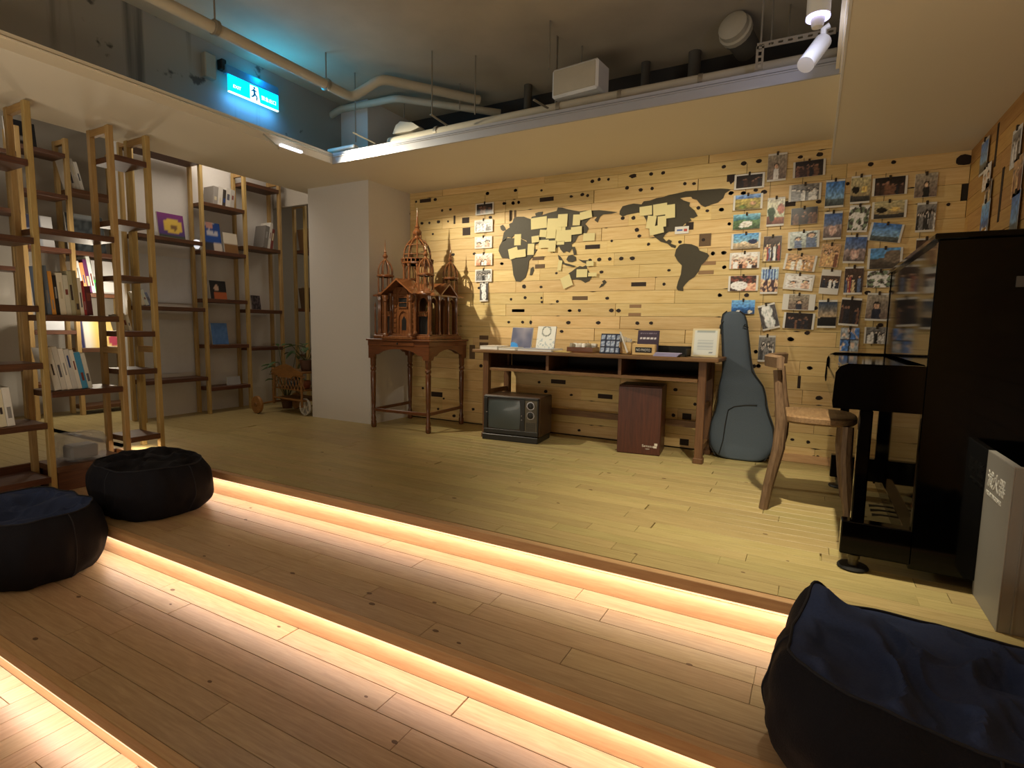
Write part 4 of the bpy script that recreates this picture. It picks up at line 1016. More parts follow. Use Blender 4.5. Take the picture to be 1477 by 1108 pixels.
# ------------------------------------------------------------------ fire extinguisher stand
o = thing('extinguisher_stand', 'bent grey sheet metal fire extinguisher stand with white Chinese lettering, in front of the piano', 'stand', (.515, 1.95, 0))
obj('left_plate', MB().box(0, .004, 0, .265, 0, .475, bev=.001), GREYMET, o)
obj('front_plate', MB().box(0.004, .19, 0, .004, 0, .475, bev=.001), GREYMET, o)
obj('fold', MB().box(.03, .034, -.004, .0, 0, .475), GREYMET, o)
obj('back_plate', MB().box(0.004, .18, .261, .265, 0, .475, bev=.001), GREYMET, o)
obj('rim', MB().box(.0, .018, .0, .265, .475, .4785).box(.018, .19, 0, .014, .475, .4785), plain('rim_light', (176, 172, 166), .4, .2), o)
# local: x to the left plate normal (-x); text reads from far to near (y decreasing = left to right seen from -x)
TM = Matrix(((0, 0, -1, -.0008), (-1, 0, 0, 0), (0, 1, 0, 0), (0, 0, 0, 1)))
text('滅火器', .058, WHITE, o, Matrix.Translation((0, .225, .375)) @ TM, xs=1.0)
text('FIRE EXTINGUISHER', .018, WHITE, o, Matrix.Translation((0, .228, .345)) @ TM, xs=.95)
ex = thing('fire_extinguisher', 'dark red fire extinguisher mostly hidden inside the grey stand', 'extinguisher', (.62, 2.08, 0))
obj('cylinder', MB().lathe([(.0, 0), (.045, .0), (.05, .01), (.05, .26), (.04, .30), (.018, .325), (.018, .34), (0, .34)], seg=20), plain('ext_red', (120, 16, 14), .3), ex)
obj('valve', MB().box(-.015, .015, -.03, .03, .34, .37, bev=.004), BLACKM, ex)

# ------------------------------------------------------------------ bean bags
def bean(name, label, loc, rx, ry_, h, seed, dip=.06, pts=(), rot=0, top=None):
    o = thing(name, label, 'bean bag', loc, rot)
    def sup(a, e=2.7): return (abs(cos(a))**e+abs(sin(a))**e)**(-1/e)
    N = 160; rowsS = []
    M_ = 18
    def rimh(a):
        v = h*(1+.05*noise.noise((cos(a)*1.3+seed, sin(a)*1.3, 3)))
        for (pa_, amp, wd) in pts:
            d = (a-pa_+pi) % (2*pi)-pi; v += amp*math.exp(-(d/wd)**2)
        return v
    vs = []
    for j in range(M_+1):
        t = j/M_
        for k in range(N):
            a = 2*pi*k/N; f_ = sup(a)
            bul = .84+.24*max(0, sin(pi*(t*.96+.02)))**.6+.05*t
            rr = f_*bul
            wr_ = noise.noise((cos(a)*3+seed, sin(a)*3, t*2.5))*.016+noise.noise((cos(a)*7+seed, sin(a)*7, t*5))*.006
            vs.append(((rr*rx+wr_)*cos(a), (rr*ry_+wr_)*sin(a), t*rimh(a)))
    fs = [(j*N+k, j*N+(k+1) % N, (j+1)*N+(k+1) % N, (j+1)*N+k) for j in range(M_) for k in range(N)]+[tuple(range(N))[::-1]]
    obj('side_band', MB().add(vs, fs, True), DENIM, o)
    rim = vs[M_*N:]
    vs2 = []; K = 60
    for j in range(K+1):
        q_ = 1-j/K
        for k in range(N):
            a = 2*pi*k/N; x, y, z_ = rim[k]
            d = -dip*(1-q_**2.5)+.05*(1-q_)**1.0*0
            edge = min(1, (1-q_)*7); n_ = 0
            # folds: ridged noise, stretched
            X, Y = x*q_, y*q_
            wx = X+.05*noise.noise((X*8, Y*8, seed)); wy = Y+.05*noise.noise((X*8, Y*8, seed+5))
            fo = (1-math.sqrt(noise.noise((wx*8+seed, wy*4.5+seed, 0))**2+.012))**2.5
            fo2 = (1-math.sqrt(noise.noise((wx*12+wy*8+seed, wy*7-wx*5, 4))**2+.02))**3
            n_ = edge*(.060*fo+.030*fo2)-.04*edge
            if j == 0: n_ = 0
            zz = h+(z_-h)*q_**3+d+n_
            vs2.append((X*.995, Y*.995, zz if j else z_-.001))
    fs = [(j*N+k, j*N+(k+1) % N, (j+1)*N+(k+1) % N, (j+1)*N+k) for j in range(K) for k in range(N)]+[tuple(range(K*N, (K+1)*N))]
    obj('top_panel', MB().add(vs2, fs, True), top or DENIMT, o, label='navy blue wrinkled top panel' if not top else None)
    obj('rim_seam', MB().tube([Vector(v)+Vector((0, 0, .002)) for v in rim]+[Vector(rim[0])+Vector((0, 0, .002))], .0032, 6, cap=False), SEAM, o)
    for k0 in range(0, N, N//4):
        k0 += 5
        sd = [Vector(vs[j*N+k0])*1.003 for j in range(M_+1)]
        obj('side_seam', MB().tube(sd, .0028, 5), SEAM, o)
    return o
bean('bean_bag', 'big navy denim bean bag in the right foreground, its wrinkled top in view', (.308, 1.40, -.15), .315, .25, .27, 1.7, dip=.0, pts=((2.62, .072, .22), (.62, .055, .25)), rot=R(-8))
bean('bean_bag', 'almost black bean bag on the upper step beside the open bookcase', (-3.04, 1.56, -.15), .285, .225, .255, 5.1, dip=.0, top=DENIM)
bean('bean_bag', 'dark navy bean bag cut off by the left edge of the photo', (-3.10, 1.05, -.30), .315, .225, .29, 8.3, dip=.05)

# ------------------------------------------------------------------ rattan cart with plants behind the column
o = thing('rattan_cart', 'rattan serving cart on a wooden and a white spoked wheel by the portal', 'cart', (-4.22, 3.5, 0), R(-6))
def wheel(name, x, y, r, solid):
    m_ = Matrix.Translation((x, y, r)) @ ry
    if solid:
        w_ = obj(name, MB().lathe([(0, -.014), (r*.96, -.014), (r, -.008), (r, .008), (r*.96, .014), (0, .014)], seg=28, mtx=m_), LIGHTW if False else wood('wheel_wood', (176, 130, 74), (130, 90, 46), 'x', .5, 10), o)
        obj('hub', MB().lathe([(0, .014), (.02, .014), (.018, .022), (0, .022)], seg=14, mtx=m_), RATT, w_)
    else:
        b = MB().lathe([(r*.86, -.008), (r, -.008), (r, .008), (r*.86, .008), (r*.86, -.008)], seg=28, mtx=m_)
        b.lathe([(0, -.01), (r*.2, -.01), (r*.2, .01), (0, .01)], seg=12, mtx=m_)
        for i in range(5):
            a = 2*pi*i/5+.3; b.tube([m_ @ Vector((cos(a)*r*.15, sin(a)*r*.15, 0)), m_ @ Vector((cos(a)*r*.9, sin(a)*r*.9, 0))], .006, 6)
        obj(name, b, WHITE, o)
wheel('wooden_wheel', -.215, -.28, .082, True); wheel('spoked_wheel', .20, -.06, .078, False)
wheel('rear_wheel', -.20, .12, .082, True)
b = MB(); 
b.tube([(-.22, -.12, .36), (-.12, -.12, .37), (.0, -.12, .375), (.12, -.12, .37), (.26, -.12, .36)], .012, 8)
b.tube([(-.2, -.12, .08), (-.20, -.12, .2), (-.18, -.12, .36), (-.21, -.12, .42)], .011, 8).tube([(.24, -.12, .08), (.24, -.12, .36)], .011, 8)
b.tube([(-.2, .12, .08), (-.19, .12, .4)], .011, 8).tube([(.24, .12, .08), (.24, .12, .4)], .011, 8)
b.tube([(-.2, -.12, .14), (.24, -.12, .14)], .009, 8).tube([(-.2, .12, .14), (.24, .12, .14)], .009, 8)
b.tube([(-.21, -.28, .085), (-.2, -.12, .1), (-.2, .12, .085)], .009, 8).tube([(.2, -.06, .08), (.22, .12, .08)], .008, 8)
obj('frame', b, RATT, o)
poly = [(-.22, .385), (-.15, .425), (-.05, .455), (.02, .465), (.10, .45), (.18, .42), (.27, .40), (.27, .375), (.16, .37), (.10, .34), (-.10, .34), (-.16, .37)]
obj('curved_apron', MB().prism(poly, (0, -.135, 0), (1, 0, 0), (0, 0, 1), (0, .012, 0)), RATT, o)
obj('tray', MB().box(-.2, .24, -.11, .11, .225, .237).box(-.2, .24, -.11, .11, .13, .142), RATT, o)
b = MB()
for i in range(9):
    x = -.17+i*.05; b.tube([(x, -.12, .375), (x+.03, -.125, .30), (x+.06, -.12, .235)], .004, 5).tube([(x+.06, -.12, .375), (x+.03, -.118, .30), (x, -.12, .235)], .004, 5)
obj('lattice', b, RATT, o)
def bowl(loc, c, label, r=.055):
    t = thing('glass_bowl', label, 'bowl', loc)
    obj('bowl', MB().lathe([(.0, 0), (r*.6, 0), (r*.95, r*.5), (r, r), (r*.9, r*1.3), (r*.86, r*1.3), (r*.9, r*.9), (r*.5, .006), (0, .006)], seg=16), plain('bowl_%d' % int(c[0]), c, .2), t)
Rc = Matrix.Translation((-4.22, 3.5, 0)) @ Matrix.Rotation(R(-6), 4, 'Z')
bowl(Rc @ Vector((-.08, 0, .238)), (90, 100, 110), 'grey bowl on the cart shelf, left of the reddish one')
bowl(Rc @ Vector((.12, 0, .238)), (150, 84, 60), 'reddish bowl on the cart shelf')
# plants
def leaf(b, p, d, L, w, droop=.3):
    d = Vector(d).normalized(); s_ = d.cross(Vector((0, 0, 1))).normalized(); vs = []
    prof = [(0, .05), (.12, .55), (.3, .95), (.5, 1), (.7, .8), (.88, .42), (1, .02)]
    for t, ww in prof:
        c_ = Vector(p)+d*L*t+Vector((0, 0, -droop*L*t*t))
        vs += [c_-s_*w*ww+Vector((0, 0, .012*ww)), c_, c_+s_*w*ww+Vector((0, 0, .012*ww))]
    fs = []
    for i in range(len(prof)-1): fs += [(i*3, i*3+1, i*3+4, i*3+3), (i*3+1, i*3+2, i*3+5, i*3+4)]
    b.add(vs, fs, True)
def plant(name, label, loc, H, n, L, w, seed, spread=1.0):
    t = thing(name, label, 'plant', loc); r = random.Random(seed)
    obj('pot', MB().lathe([(0, 0), (.045, 0), (.06, .09), (.065, .09), (.065, .10), (.055, .10), (.05, .085), (0, .085)], seg=18), plain('pot_clay', (96, 66, 50), .7), t)
    st = MB(); 
    for i in range(n):
        a = 2*pi*i/n+r.uniform(-.4, .4); R_ = r.uniform(.4, 1)*spread*.16; z_ = H*r.uniform(.45, 1)
        tip = Vector((cos(a)*R_, sin(a)*R_, z_)); st.tube([(0, 0, .08), tip*.5+Vector((0, 0, .04)), tip], .0035, 5)
        lb = MB(); leaf(lb, tip, (cos(a), sin(a), r.uniform(-.1, .5)), L*r.uniform(.7, 1.1), w*r.uniform(.7, 1.1), r.uniform(.2, .6)); lb.v = lb.v
        obj('leaf', lb, LEAF, t)
    obj('stems', st, STEM, t)
plant('potted_plant', 'broad-leaved potted plant standing on the right side of the cart', Rc @ Vector((.10, .03, .40)), .24, 13, .15, .045, 5)
plant('potted_plant', 'taller thin-leaved plant on the floor left of the cart, in front of the bookcase', (-4.52, 3.62, 0), .62, 16, .14, .03, 8, 1.2)
obj_tray = obj('cart_top', MB().box(-.2, .24, -.11, .11, .385, .397), RATT, o)
# ------------------------------------------------------------------ world map of dark veneer on the back wall
o = thing('world_map', 'dark veneer world map cut into continents, mounted on the pine wall', 'map', (-1.4, WY, 1.25))
def cont(name, pts, lab=None):
    w3 = [at(*cm(*p), 'y', WY) for p in pts]
    b = MB().prism([(p.x+1.4, p.z-1.25) for p in w3], (0, -.0042, 0), (1, 0, 0), (0, 0, 1), (0, .004, 0))
    obj(name, b, MAPD, o)
cont('eurasia', [(196,392),(205,345),(218,330),(236,318),(232,300),(250,292),(256,272),(275,262),(310,262),(330,270),(345,275),(352,262),(372,258),(368,245),(385,238),(408,236),(405,246),(400,255),(425,247),(440,242),(480,232),(486,214),(510,215),(530,222),(560,228),(600,235),(630,230),(660,230),(700,228),(740,232),(795,238),(760,247),(720,250),(705,262),(692,292),(676,280),(690,262),(660,262),(640,285),(628,300),(645,320),(632,350),(612,352),(590,362),(575,392),(556,405),(560,425),(545,448),(530,440),(515,450),(500,432),(492,415),(478,425),(465,450),(452,430),(440,405),(425,390),(400,385),(388,398),(372,405),(350,428),(336,415),(322,385),(300,378),(292,366),(276,372),(262,356),(245,372),(222,366),(215,385)])
cont('africa', [(178,440),(182,415),(196,390),(225,372),(262,374),(300,380),(328,395),(345,428),(378,432),(362,460),(336,490),(330,540),(318,578),(292,600),(268,598),(255,565),(250,520),(245,490),(225,478),(195,476)])
cont('madagascar', [(345,530),(358,522),(362,540),(352,566),(340,566)])
cont('great_britain', [(186,312),(200,304),(212,318),(216,332),(200,336),(190,328)])
cont('australia', [(542,556),(560,545),(578,530),(600,518),(615,522),(632,514),(640,540),(655,555),(664,572),(650,595),(628,606),(606,592),(582,588),(562,590),(548,576)])
cont('new_zealand', [(700,632),(712,612),(722,608),(715,598),(728,590),(740,602),(722,622)])
cont('borneo', [(530,485),(540,465),(560,460),(578,470),(580,490),(560,498),(540,496)])
cont('sumatra', [(486,460),(498,468),(520,502),(545,508),(578,518),(570,524),(530,516),(505,505),(490,480)])
cont('philippines', [(560,420),(572,418),(580,440),(582,458),(570,462),(564,440)])
cont('new_guinea', [(592,482),(612,488),(640,488),(655,508),(632,506),(612,498)])
cont('north_america', [(808,232),(822,208),(850,200),(880,194),(920,198),(932,182),(965,178),(1000,165),(1040,158),(1060,150),(1110,140),(1150,130),(1250,122),(1330,116),(1370,118),(1384,122),(1355,140),(1345,165),(1318,188),(1280,200),(1250,212),(1228,200),(1208,175),(1185,168),(1178,158),(1150,160),(1120,165),(1140,178),(1172,188),(1168,206),(1196,230),(1212,258),(1190,270),(1172,268),(1180,282),(1145,298),(1120,328),(1100,336),(1062,340),(1045,352),(1032,372),(1050,390),(1062,380),(1078,388),(1072,402),(1100,412),(1096,426),(1075,420),(1055,402),(1020,392),(990,368),(965,340),(950,310),(945,280),(930,255),(905,240),(880,245),(845,252),(822,262),(806,250)])
cont('greater_antilles', [(1120,318),(1150,305),(1160,318),(1140,325)])
cont('south_america', [(1092,464),(1100,432),(1118,408),(1142,402),(1180,405),(1212,418),(1222,438),(1262,452),(1272,465),(1255,490),(1232,512),(1218,545),(1195,575),(1168,592),(1150,610),(1136,628),(1138,648),(1110,645),(1102,632),(1110,600),(1125,560),(1130,515),(1108,492)])

# ------------------------------------------------------------------ notes stuck on the map
def wallrect(px, py, w, h):
    p = at(px, py, 'y', WY); return p, (at(px+1, py, 'y', WY)-p).length*w, (at(px, py+1, 'y', WY)-p).length*h
NOTES = [(388,295,82,60,-3,'over eastern Europe, leftmost of the upper cluster'),(470,302,76,62,3,'over western Siberia'),(512,282,50,66,2,'taller one above the Siberian cluster'),(585,280,38,56,3,'narrow upright one over eastern Siberia'),(634,254,60,40,-9,'topmost right one of the Asian cluster'),(585,335,56,40,-2,'over the Chinese coast'),(648,368,60,40,2,'alone beside Japan in the ocean'),(500,350,50,80,1,'large upright one in the middle of Asia'),(541,362,34,62,0,'shaded one at the right of central Asia'),(452,352,50,48,2,'over central Asia'),(412,350,36,38,6,'small one over the Caspian'),(372,380,38,34,-5,'small one over the Middle East'),(278,382,34,58,1,'upright one over northern Africa'),(347,432,34,58,2,'upright one over the Horn of Africa'),(257,452,48,56,-14,'tilted one over western Africa'),(298,453,46,40,-4,'over central Africa'),(415,404,50,42,0,'over Arabia and India'),(458,416,38,58,2,'upright one over southern India'),(498,385,44,46,2,'over Burma'),(497,516,20,54,8,'thin one beside Sumatra'),(612,556,56,42,0,'on Australia'),(533,600,52,60,-22,'most tilted one, below left of Australia'),(655,506,38,26,0,'small one above Australia'),(668,563,44,20,2,'flat one at the east of Australia'),(943,232,64,48,-3,'leftmost over Alaska'),(1018,225,72,60,-4,'over northern Canada'),(1070,235,50,70,-3,'right one over Canada'),(972,292,46,66,9,'leaning one over the west coast of America'),(1028,288,44,56,-2,'over central North America'),(1000,332,72,44,-10,'lowest over North America')]
for i, (x, y, w, h, rt, d) in enumerate(NOTES):
    p, ww, hh = wallrect(*cm(x, y), w/3.6, h/3.6)
    n_ = tag(obj('paper_note', MB().box(-ww/2, ww/2, -.0006, .0006, -hh/2, hh/2), NOTE, None, (p.x, WY-.006-.0016*(i % 6), p.z), (R(-1.5), R(rt), 0)), 'pale yellow paper note, '+d, 'note', 'paper notes on the world map')
    for k in range(2): pass
p, ww, hh = wallrect(*cm(1130, 332), 20, 10.5)
o = thing('printed_card', 'white card with blue and red print beside North America', 'card', (p.x, WY-.006, p.z))
obj('card', MB().box(-ww/2, ww/2, -.0006, .0006, -hh/2, hh/2), PAPER, o)
obj('blue_print', MB().box(-ww*.35, ww*.05, -.001, -.0006, -hh*.1, hh*.12), plain('print_blue', (90, 110, 170), .5), o)
obj('red_print', MB().box(ww*.15, ww*.38, -.001, -.0006, -hh*.2, hh*.15), plain('print_red', (190, 80, 70), .5), o)

# ------------------------------------------------------------------ photo prints
def people(n, bg1, bg2, r, shirts, y0=.62, skin=(214, 164, 130)):
    hs = [(r.uniform(.08, .92) if n > 4 else (i+.5)/n+r.uniform(-.06, .06), y0+r.uniform(-.14, .1), r.uniform(.05, .075) if n > 4 else r.uniform(.09, .14), r.choice(shirts)) for i in range(n)]
    def f(u, v):
        c = mixc(bg2, bg1, v)
        for (x, y, s, sh) in hs:
            if abs(u-x) < s*1.35 and v < y-s*.8: c = sh
            if blob(u, v, x, y+s*.35, s*1.15, .8): c = (34, 26, 24)
            if blob(u, v, x, y, s*.85, 1): c = skin
        return c
    return f
def scene(sky1, sky2, land, hor, r, spots=()):
    def f(u, v):
        e = hor+.05*noise.noise((u*4+r.random()*0, hor*9, 1))
        c = mixc(sky2, sky1, (v-e)/(1-e)) if v > e else mixc(land, tuple(k*.6 for k in land), (e-v)/max(e, .01))
        for (x, y, s, cc) in spots:
            if blob(u, v, x, y, s, .8): c = cc
        return c
    return f
SH = [(230, 230, 230), (40, 44, 60), (150, 50, 46), (80, 100, 140), (30, 30, 32), (200, 170, 120)]
def style(k, r):
    if k == 'group': return people(9, (70, 50, 42), (44, 36, 34), r, SH)
    if k == 'crowd': return people(16, (120, 118, 116), (60, 58, 58), r, [(40, 40, 42), (200, 200, 200), (110, 110, 112)], skin=(190, 180, 172))
    if k == 'duo': return people(2, (180, 196, 200), (140, 150, 140), r, SH)
    if k == 'white': return people(2, (226, 218, 212), (214, 204, 200), r, [(200, 160, 140), (220, 200, 190)], .5)
    if k == 'one': return people(1, (150, 140, 120), (110, 90, 80), r, SH)
    if k == 'warm': return people(7, (196, 150, 100), (180, 130, 80), r, [(240, 230, 210), (120, 70, 50), (210, 160, 100)])
    if k == 'night': return people(8, (26, 20, 24), (40, 30, 28), r, [(60, 40, 36), (30, 30, 40), (110, 70, 50)], skin=(140, 96, 76))
    if k == 'sky': return scene((40, 100, 190), (110, 160, 210), (80, 96, 100), .3, r)
    if k == 'sea': return scene((90, 160, 230), (60, 130, 210), (30, 90, 170), .45, r, [(.3, .2, .08, (230, 236, 240)), (.8, .15, .1, (210, 200, 180))])
    if k == 'beach': return scene((60, 140, 220), (120, 170, 190), (216, 190, 150), .4, r, [(.78, .45, .16, (30, 40, 80)), (.42, .4, .1, (230, 200, 170))])
    if k == 'meadow': return scene((110, 150, 210), (70, 110, 180), (190, 170, 80), .72, r, [(.7, .4, .12, (200, 150, 110)), (.3, .2, .12, (110, 130, 60))])
    if k == 'lake': return scene((120, 190, 230), (40, 100, 110), (90, 130, 80), .6, r, [(.5, .35, .2, (220, 214, 200)), (.35, .2, .1, (230, 226, 214))])
    if k == 'sunset': return scene((30, 50, 80), (180, 150, 110), (14, 16, 20), .36, r)
    if k == 'dusk': return scene((50, 90, 170), (90, 110, 150), (150, 130, 130), .5, r, [(.5, .3, .2, (200, 160, 150))])
    if k == 'grid': return lambda u, v: (30, 34, 50) if (abs(u-.5) < .04 or abs(v-.5) < .03) else ((60, 110, 190) if (u > .5) == (v > .5) else (140, 150, 160)) if noise.noise((u*5, v*5, 2)) > -.2 else (200, 170, 150)
    if k == 'cafe': return people(5, (230, 226, 220), (196, 120, 80), r, [(60, 40, 40), (240, 240, 240)], .4)
    if k == 'food': return lambda u, v: (226, 226, 222) if noise.noise((u*4, v*4, 7)) > .0 else ((110, 130, 100) if noise.noise((u*8, v*8, 1)) > 0 else (60, 56, 54))
    if k == 'mono': return lambda u, v: (200, 206, 206) if (blob(u, v, .5, .25, .3, 1) or blob(u, v, .45, .75, .32, 1)) else (70, 68, 72)
    if k == 'sill': return scene((180, 170, 120), (150, 130, 90), (60, 60, 60), .25, r, [(.25, .5, .16, (20, 18, 18)), (.7, .5, .14, (220, 180, 90))])
    if k == 'plants': return scene((210, 206, 180), (170, 180, 150), (150, 80, 60), .3, r, [(.25, .5, .2, (50, 80, 50)), (.3, .25, .14, (40, 60, 40)), (.8, .6, .2, (170, 90, 70))])
    if k == 'rock': return scene((70, 140, 220), (60, 130, 190), (90, 80, 70), .5, r, [(.8, .6, .3, (110, 96, 80))])
    if k == 'dance': return lambda u, v: (60, 90, 160) if (v > .55 and abs(u-.5) < .4 and int(u*12) % 2) else ((150, 180, 210) if v > .55 else ((220, 170, 130) if noise.noise((u*5, v*5, 5)) > .05 else (70, 50, 60)))
    if k == 'table': return lambda u, v: (226, 222, 226) if blob(u, v, .35, .35, .3, .8) else ((220, 150, 120) if (u > .6 and v < .5) else ((120, 60, 50) if noise.noise((u*7, v*5, 8)) > 0 else (60, 44, 44)))
    return people(5, (100, 90, 80), (80, 70, 60), r, SH)
def photo(px, py, w, h, rot, st, frame, label, ax='y', idx=[0], group=None):
    idx[0] += 1; r = random.Random(idx[0]*7+1)
    if ax == 'y': p, ww, hh = wallrect(px, py, w, h); loc = (p.x, WY-.010-.002*(idx[0] % 3), p.z); rz = 0
    else:
        p = at(px, py, 'x', WX1); ww, hh = w, h; loc = (WX1-.010, p.y, p.z); rz = R(-90)
    o = thing('photo_print', label, 'photo', loc, 0, group); o.rotation_euler = (R(r.uniform(-3, 1)) if ax == 'y' else 0, R(-rot) if ax == 'y' else R(0), rz)
    obj('paper', MB().box(-ww/2, ww/2, -.0007, .0007, -hh/2, hh/2), PAPER, o)
    f0 = style(st, r); sd = idx[0]*3.7
    def f(u, v):
        c = f0(u+.03*noise.noise((u*9, v*9, sd)), v+.03*noise.noise((u*9, v*9, sd+9)))
        k = 1+.45*noise.noise((u*11, v*11, sd+5))
        g = sum(c)/3
        return tuple((q*.78+g*.22)*k*1.12+10 for q in c)
    if frame == 's': pw, ph = .86, .985       # white bars at the sides
    elif frame == 't': pw, ph = .985, .86     # bars above and below
    elif frame == 'f': pw, ph = .86, .80
    elif frame == 'T': pw, ph = .96, .5
    elif frame == 'S': pw, ph = .62, .93
    else: pw, ph = .985, .985
    grid_print('picture', ww*pw, hh*ph, f, o, Matrix.Translation((0, -.0012, 0)), 26, 20)
    obj('clip', MB().box(-.006, .006, -.006, .004, hh/2-.012, hh/2+.010, bev=.0015), CORD, o)
    return o
LCOL = 'in the lone column left of the map'
PH = [
 (700,301.6,26,17,0,'night','f','dark group photo, top '+LCOL), (698.7,326.3,26,18,0,'crowd','f','grey photo of seated people, second '+LCOL), (698,350,25,17,0,'white','f','pale family photo, third '+LCOL), (698.5,374.5,25,17,0,'cafe','s','photo with a bright doorway, fourth '+LCOL), (698.5,397.7,24,18,0,'crowd','f','grey crowd photo, fifth '+LCOL), (699,421,12,28,2,'mono','t','narrow photo in the shadow, lowest '+LCOL),
 (1081,262,43,22,0,'night','f','dark group photo at the tip of Greenland'), (1079,292,42,22,0,'meadow','s','yellow meadow photo under blue sky, second beside Greenland'), (1077,320,39,22,0,'lake','','green lakeside photo with people in white, third down right of the map'), (1076,348,42,22,0,'beach','s','beach photo with a man in dark at the right, fourth down right of the map'), (1074,376,43,23,0,'cafe','s','orange walled photo with a white screen, fifth down right of the map'), (1072,409,43,22,0,'table','s','photo of people around a white table, right of South America'), (1072,443,34,20,0,'sea','','bright blue sea photo just above the guitar bag'),
 (1121,242,27,40,0,'one','t','tall photo of faces stacked at the left, topmost of its column'), (1119,306,25,41,0,'plants','t','tall photo with green plants and a red wall'), (1114,359,26,36,0,'group','','tall warm brown photo of people before a white window'), (1110,405,25,38,0,'dance','t','tall photo of people before a blue lit backdrop'), (1109,457,25,37,15,'mono','t','strongly tilted grey photo right of the guitar bag'), (1106,503,24,38,0,'crowd','t','black and white crowd photo above the chair back'),
 (1167,244,46,23,1,'night','s','photo with wide white side bars and dark blue jackets, top right near the beam'), (1161,278,46,24,0,'crowd','s','grey wide group photo, second below the beam corner'), (1160,312,38,24,1,'night','','dark photo of a group lit in yellow without white border'), (1159,346,45,24,1,'duo','s','photo of a couple under a grey sky'), (1154,379,46,23,-8,'warm','s','tilted orange photo with a glossy white flash'), (1152,407,43,23,-6,'white','f','photo of two long-haired girls on white'), (1152,436,47,23,-2,'one','S','photo with very wide white side bars and one person'), (1152,463,45,23,-3,'night','s','dark brown photo with white side bars, lowest of its column'),
 (1204,280,27,40,0,'sky','t','tall clear blue sky photo beside the beam'), (1201,326,26,40,0,'dusk','t','tall hazy blue photo with a red corner'), (1197,369,27,33,-6,'warm','','tilted sepia photo with a flash at its lower left'), (1197,407,28,35,-5,'group','T','photo with broad white bands above and below a small group'), (1193,453,27,40,0,'sunset','t','tall dark sunset photo'),
 (1241,274,28,40,0,'sill','t','tall photo of a silhouette by a lit window'), (1238,316,29,39,-3,'food','t','pale grey and green photo, slightly tilted'), (1233,360,31,40,-3,'dusk','t','blue photo over pinkish ground'), (1231,405,27,40,0,'group','t','dark brown group photo in the fifth column right of the map'), (1226,450,29,40,-4,'night','t','photo of a huddled group in black coats'), (1225,490,27,34,0,'grid','','four-part blue collage photo just above the piano keyboard'),
 (1283,269,50,26,0,'night','s','wide night photo, top of the column under the beam'), (1282,303,50,25,0,'sill','s','wide yellow lit room photo under the night photo'), (1277,336,48,26,-9,'sky','s','tilted wide blue photo with a row of people'), (1276,373,50,30,0,'rock','s','wide photo of blue sea and a brown headland'), (1269,403,38,24,0,'food','','pale food photo left of the piano front'), (1266,443,34,40,-2,'one','t','tall pale photo with a walker, half hidden by the piano'), (1264,484,36,24,0,'crowd','s','grey photo low beside the piano'),
 (1335,268,32,34,0,'one','','photo of a single person, top of the column nearest the corner'), (1335,314,28,42,0,'crowd','t','black and white tall photo nearest the room corner'), (1335,362,30,36,0,'group','t','brownish photo just above the piano edge'),
]
for a in PH: photo(*a[:7], a[7], group='photo prints on the back wall')
PR = [(1423,226,.13,.17,0,'sky','t','deep blue photo high on the right wall beside the corner'), (1427,255,.13,.12,0,'white','','pinkish photo under the deep blue one on the right wall'), (1429,276,.10,.10,0,'group','','small brown photo in the middle of the right wall column'), (1424,316,.14,.17,0,'sea','t','bright blue photo just above the piano lid'), (1470,212,.12,.16,0,'crowd','f','grey photo at the upper right edge of the frame'), (1472,254,.12,.16,0,'warm','','dark photo with an orange face at the right edge of the frame'), (1468,308,.10,.18,0,'sky','','narrow blue striped photo at the right edge above the piano')]
for a in PR: photo(*a[:7], a[7], ax='x', group='photo prints on the right wall')
# strings the prints hang on
for (px, y0, y1, lb) in ((700, 282, 440, 'left of the map'), (1078, 236, 450, 'first right of the map'), (1114, 225, 490, 'second right of the map'), (1160, 228, 470, 'third right of the map'), (1200, 252, 470, 'fourth right of the map'), (1235, 248, 500, 'fifth right of the map'), (1278, 250, 500, 'sixth right of the map'), (1335, 246, 380, 'nearest the room corner')):
    a = at(px, y0, 'y', WY); c = at(px, y1, 'y', WY)
    tag(obj('hanging_string', MB().tube([(0, 0, 0), (0, 0, c.z-a.z)], .0012, 5), CORD, None, (a.x, WY-.003, a.z)), 'thin dark string carrying photos, '+lb, 'string')

# ------------------------------------------------------------------ things on the desk
DZ = .6685
def dp(px, y_): q = at(px, 507, 'y', y_); return Vector((q.x, y_, DZ))
def flat(px0, px1, y_, dep, h, c, label, z=0, rot=0):
    a, c_ = dp(px0, y_), dp(px1, y_); w = c_.x-a.x; o = thing('book', label, 'book', (a.x+w/2, y_+dep/2, DZ+z), R(rot))
    obj('cover', MB().box(-w/2, w/2, -dep/2, dep/2, h-.0025, h).box(-w/2, w/2, -dep/2, dep/2, 0, .0025).box(-w/2, w/2, dep/2-.0025, dep/2, .0025, h-.0025), bookmat(c), o)
    obj('pages', MB().box(-w/2+.002, w/2-.002, -dep/2+.002, dep/2-.004, .0025, h-.0025), PAPER, o)
    return o
flat(692, 717, 3.49, .2, .026, (224, 216, 206), 'white book lying flat at the left end of the desk')
flat(719, 743, 3.47, .2, .020, (196, 190, 170), 'flat greyish book in front of the blue picture book')
flat(746, 795, 3.47, .2, .018, (172, 176, 190), 'wide pale blue book lying flat under the white standing book')
flat(797, 822, 3.50, .15, .006, (214, 190, 120), 'thin tan booklet on the desk left of the tray')
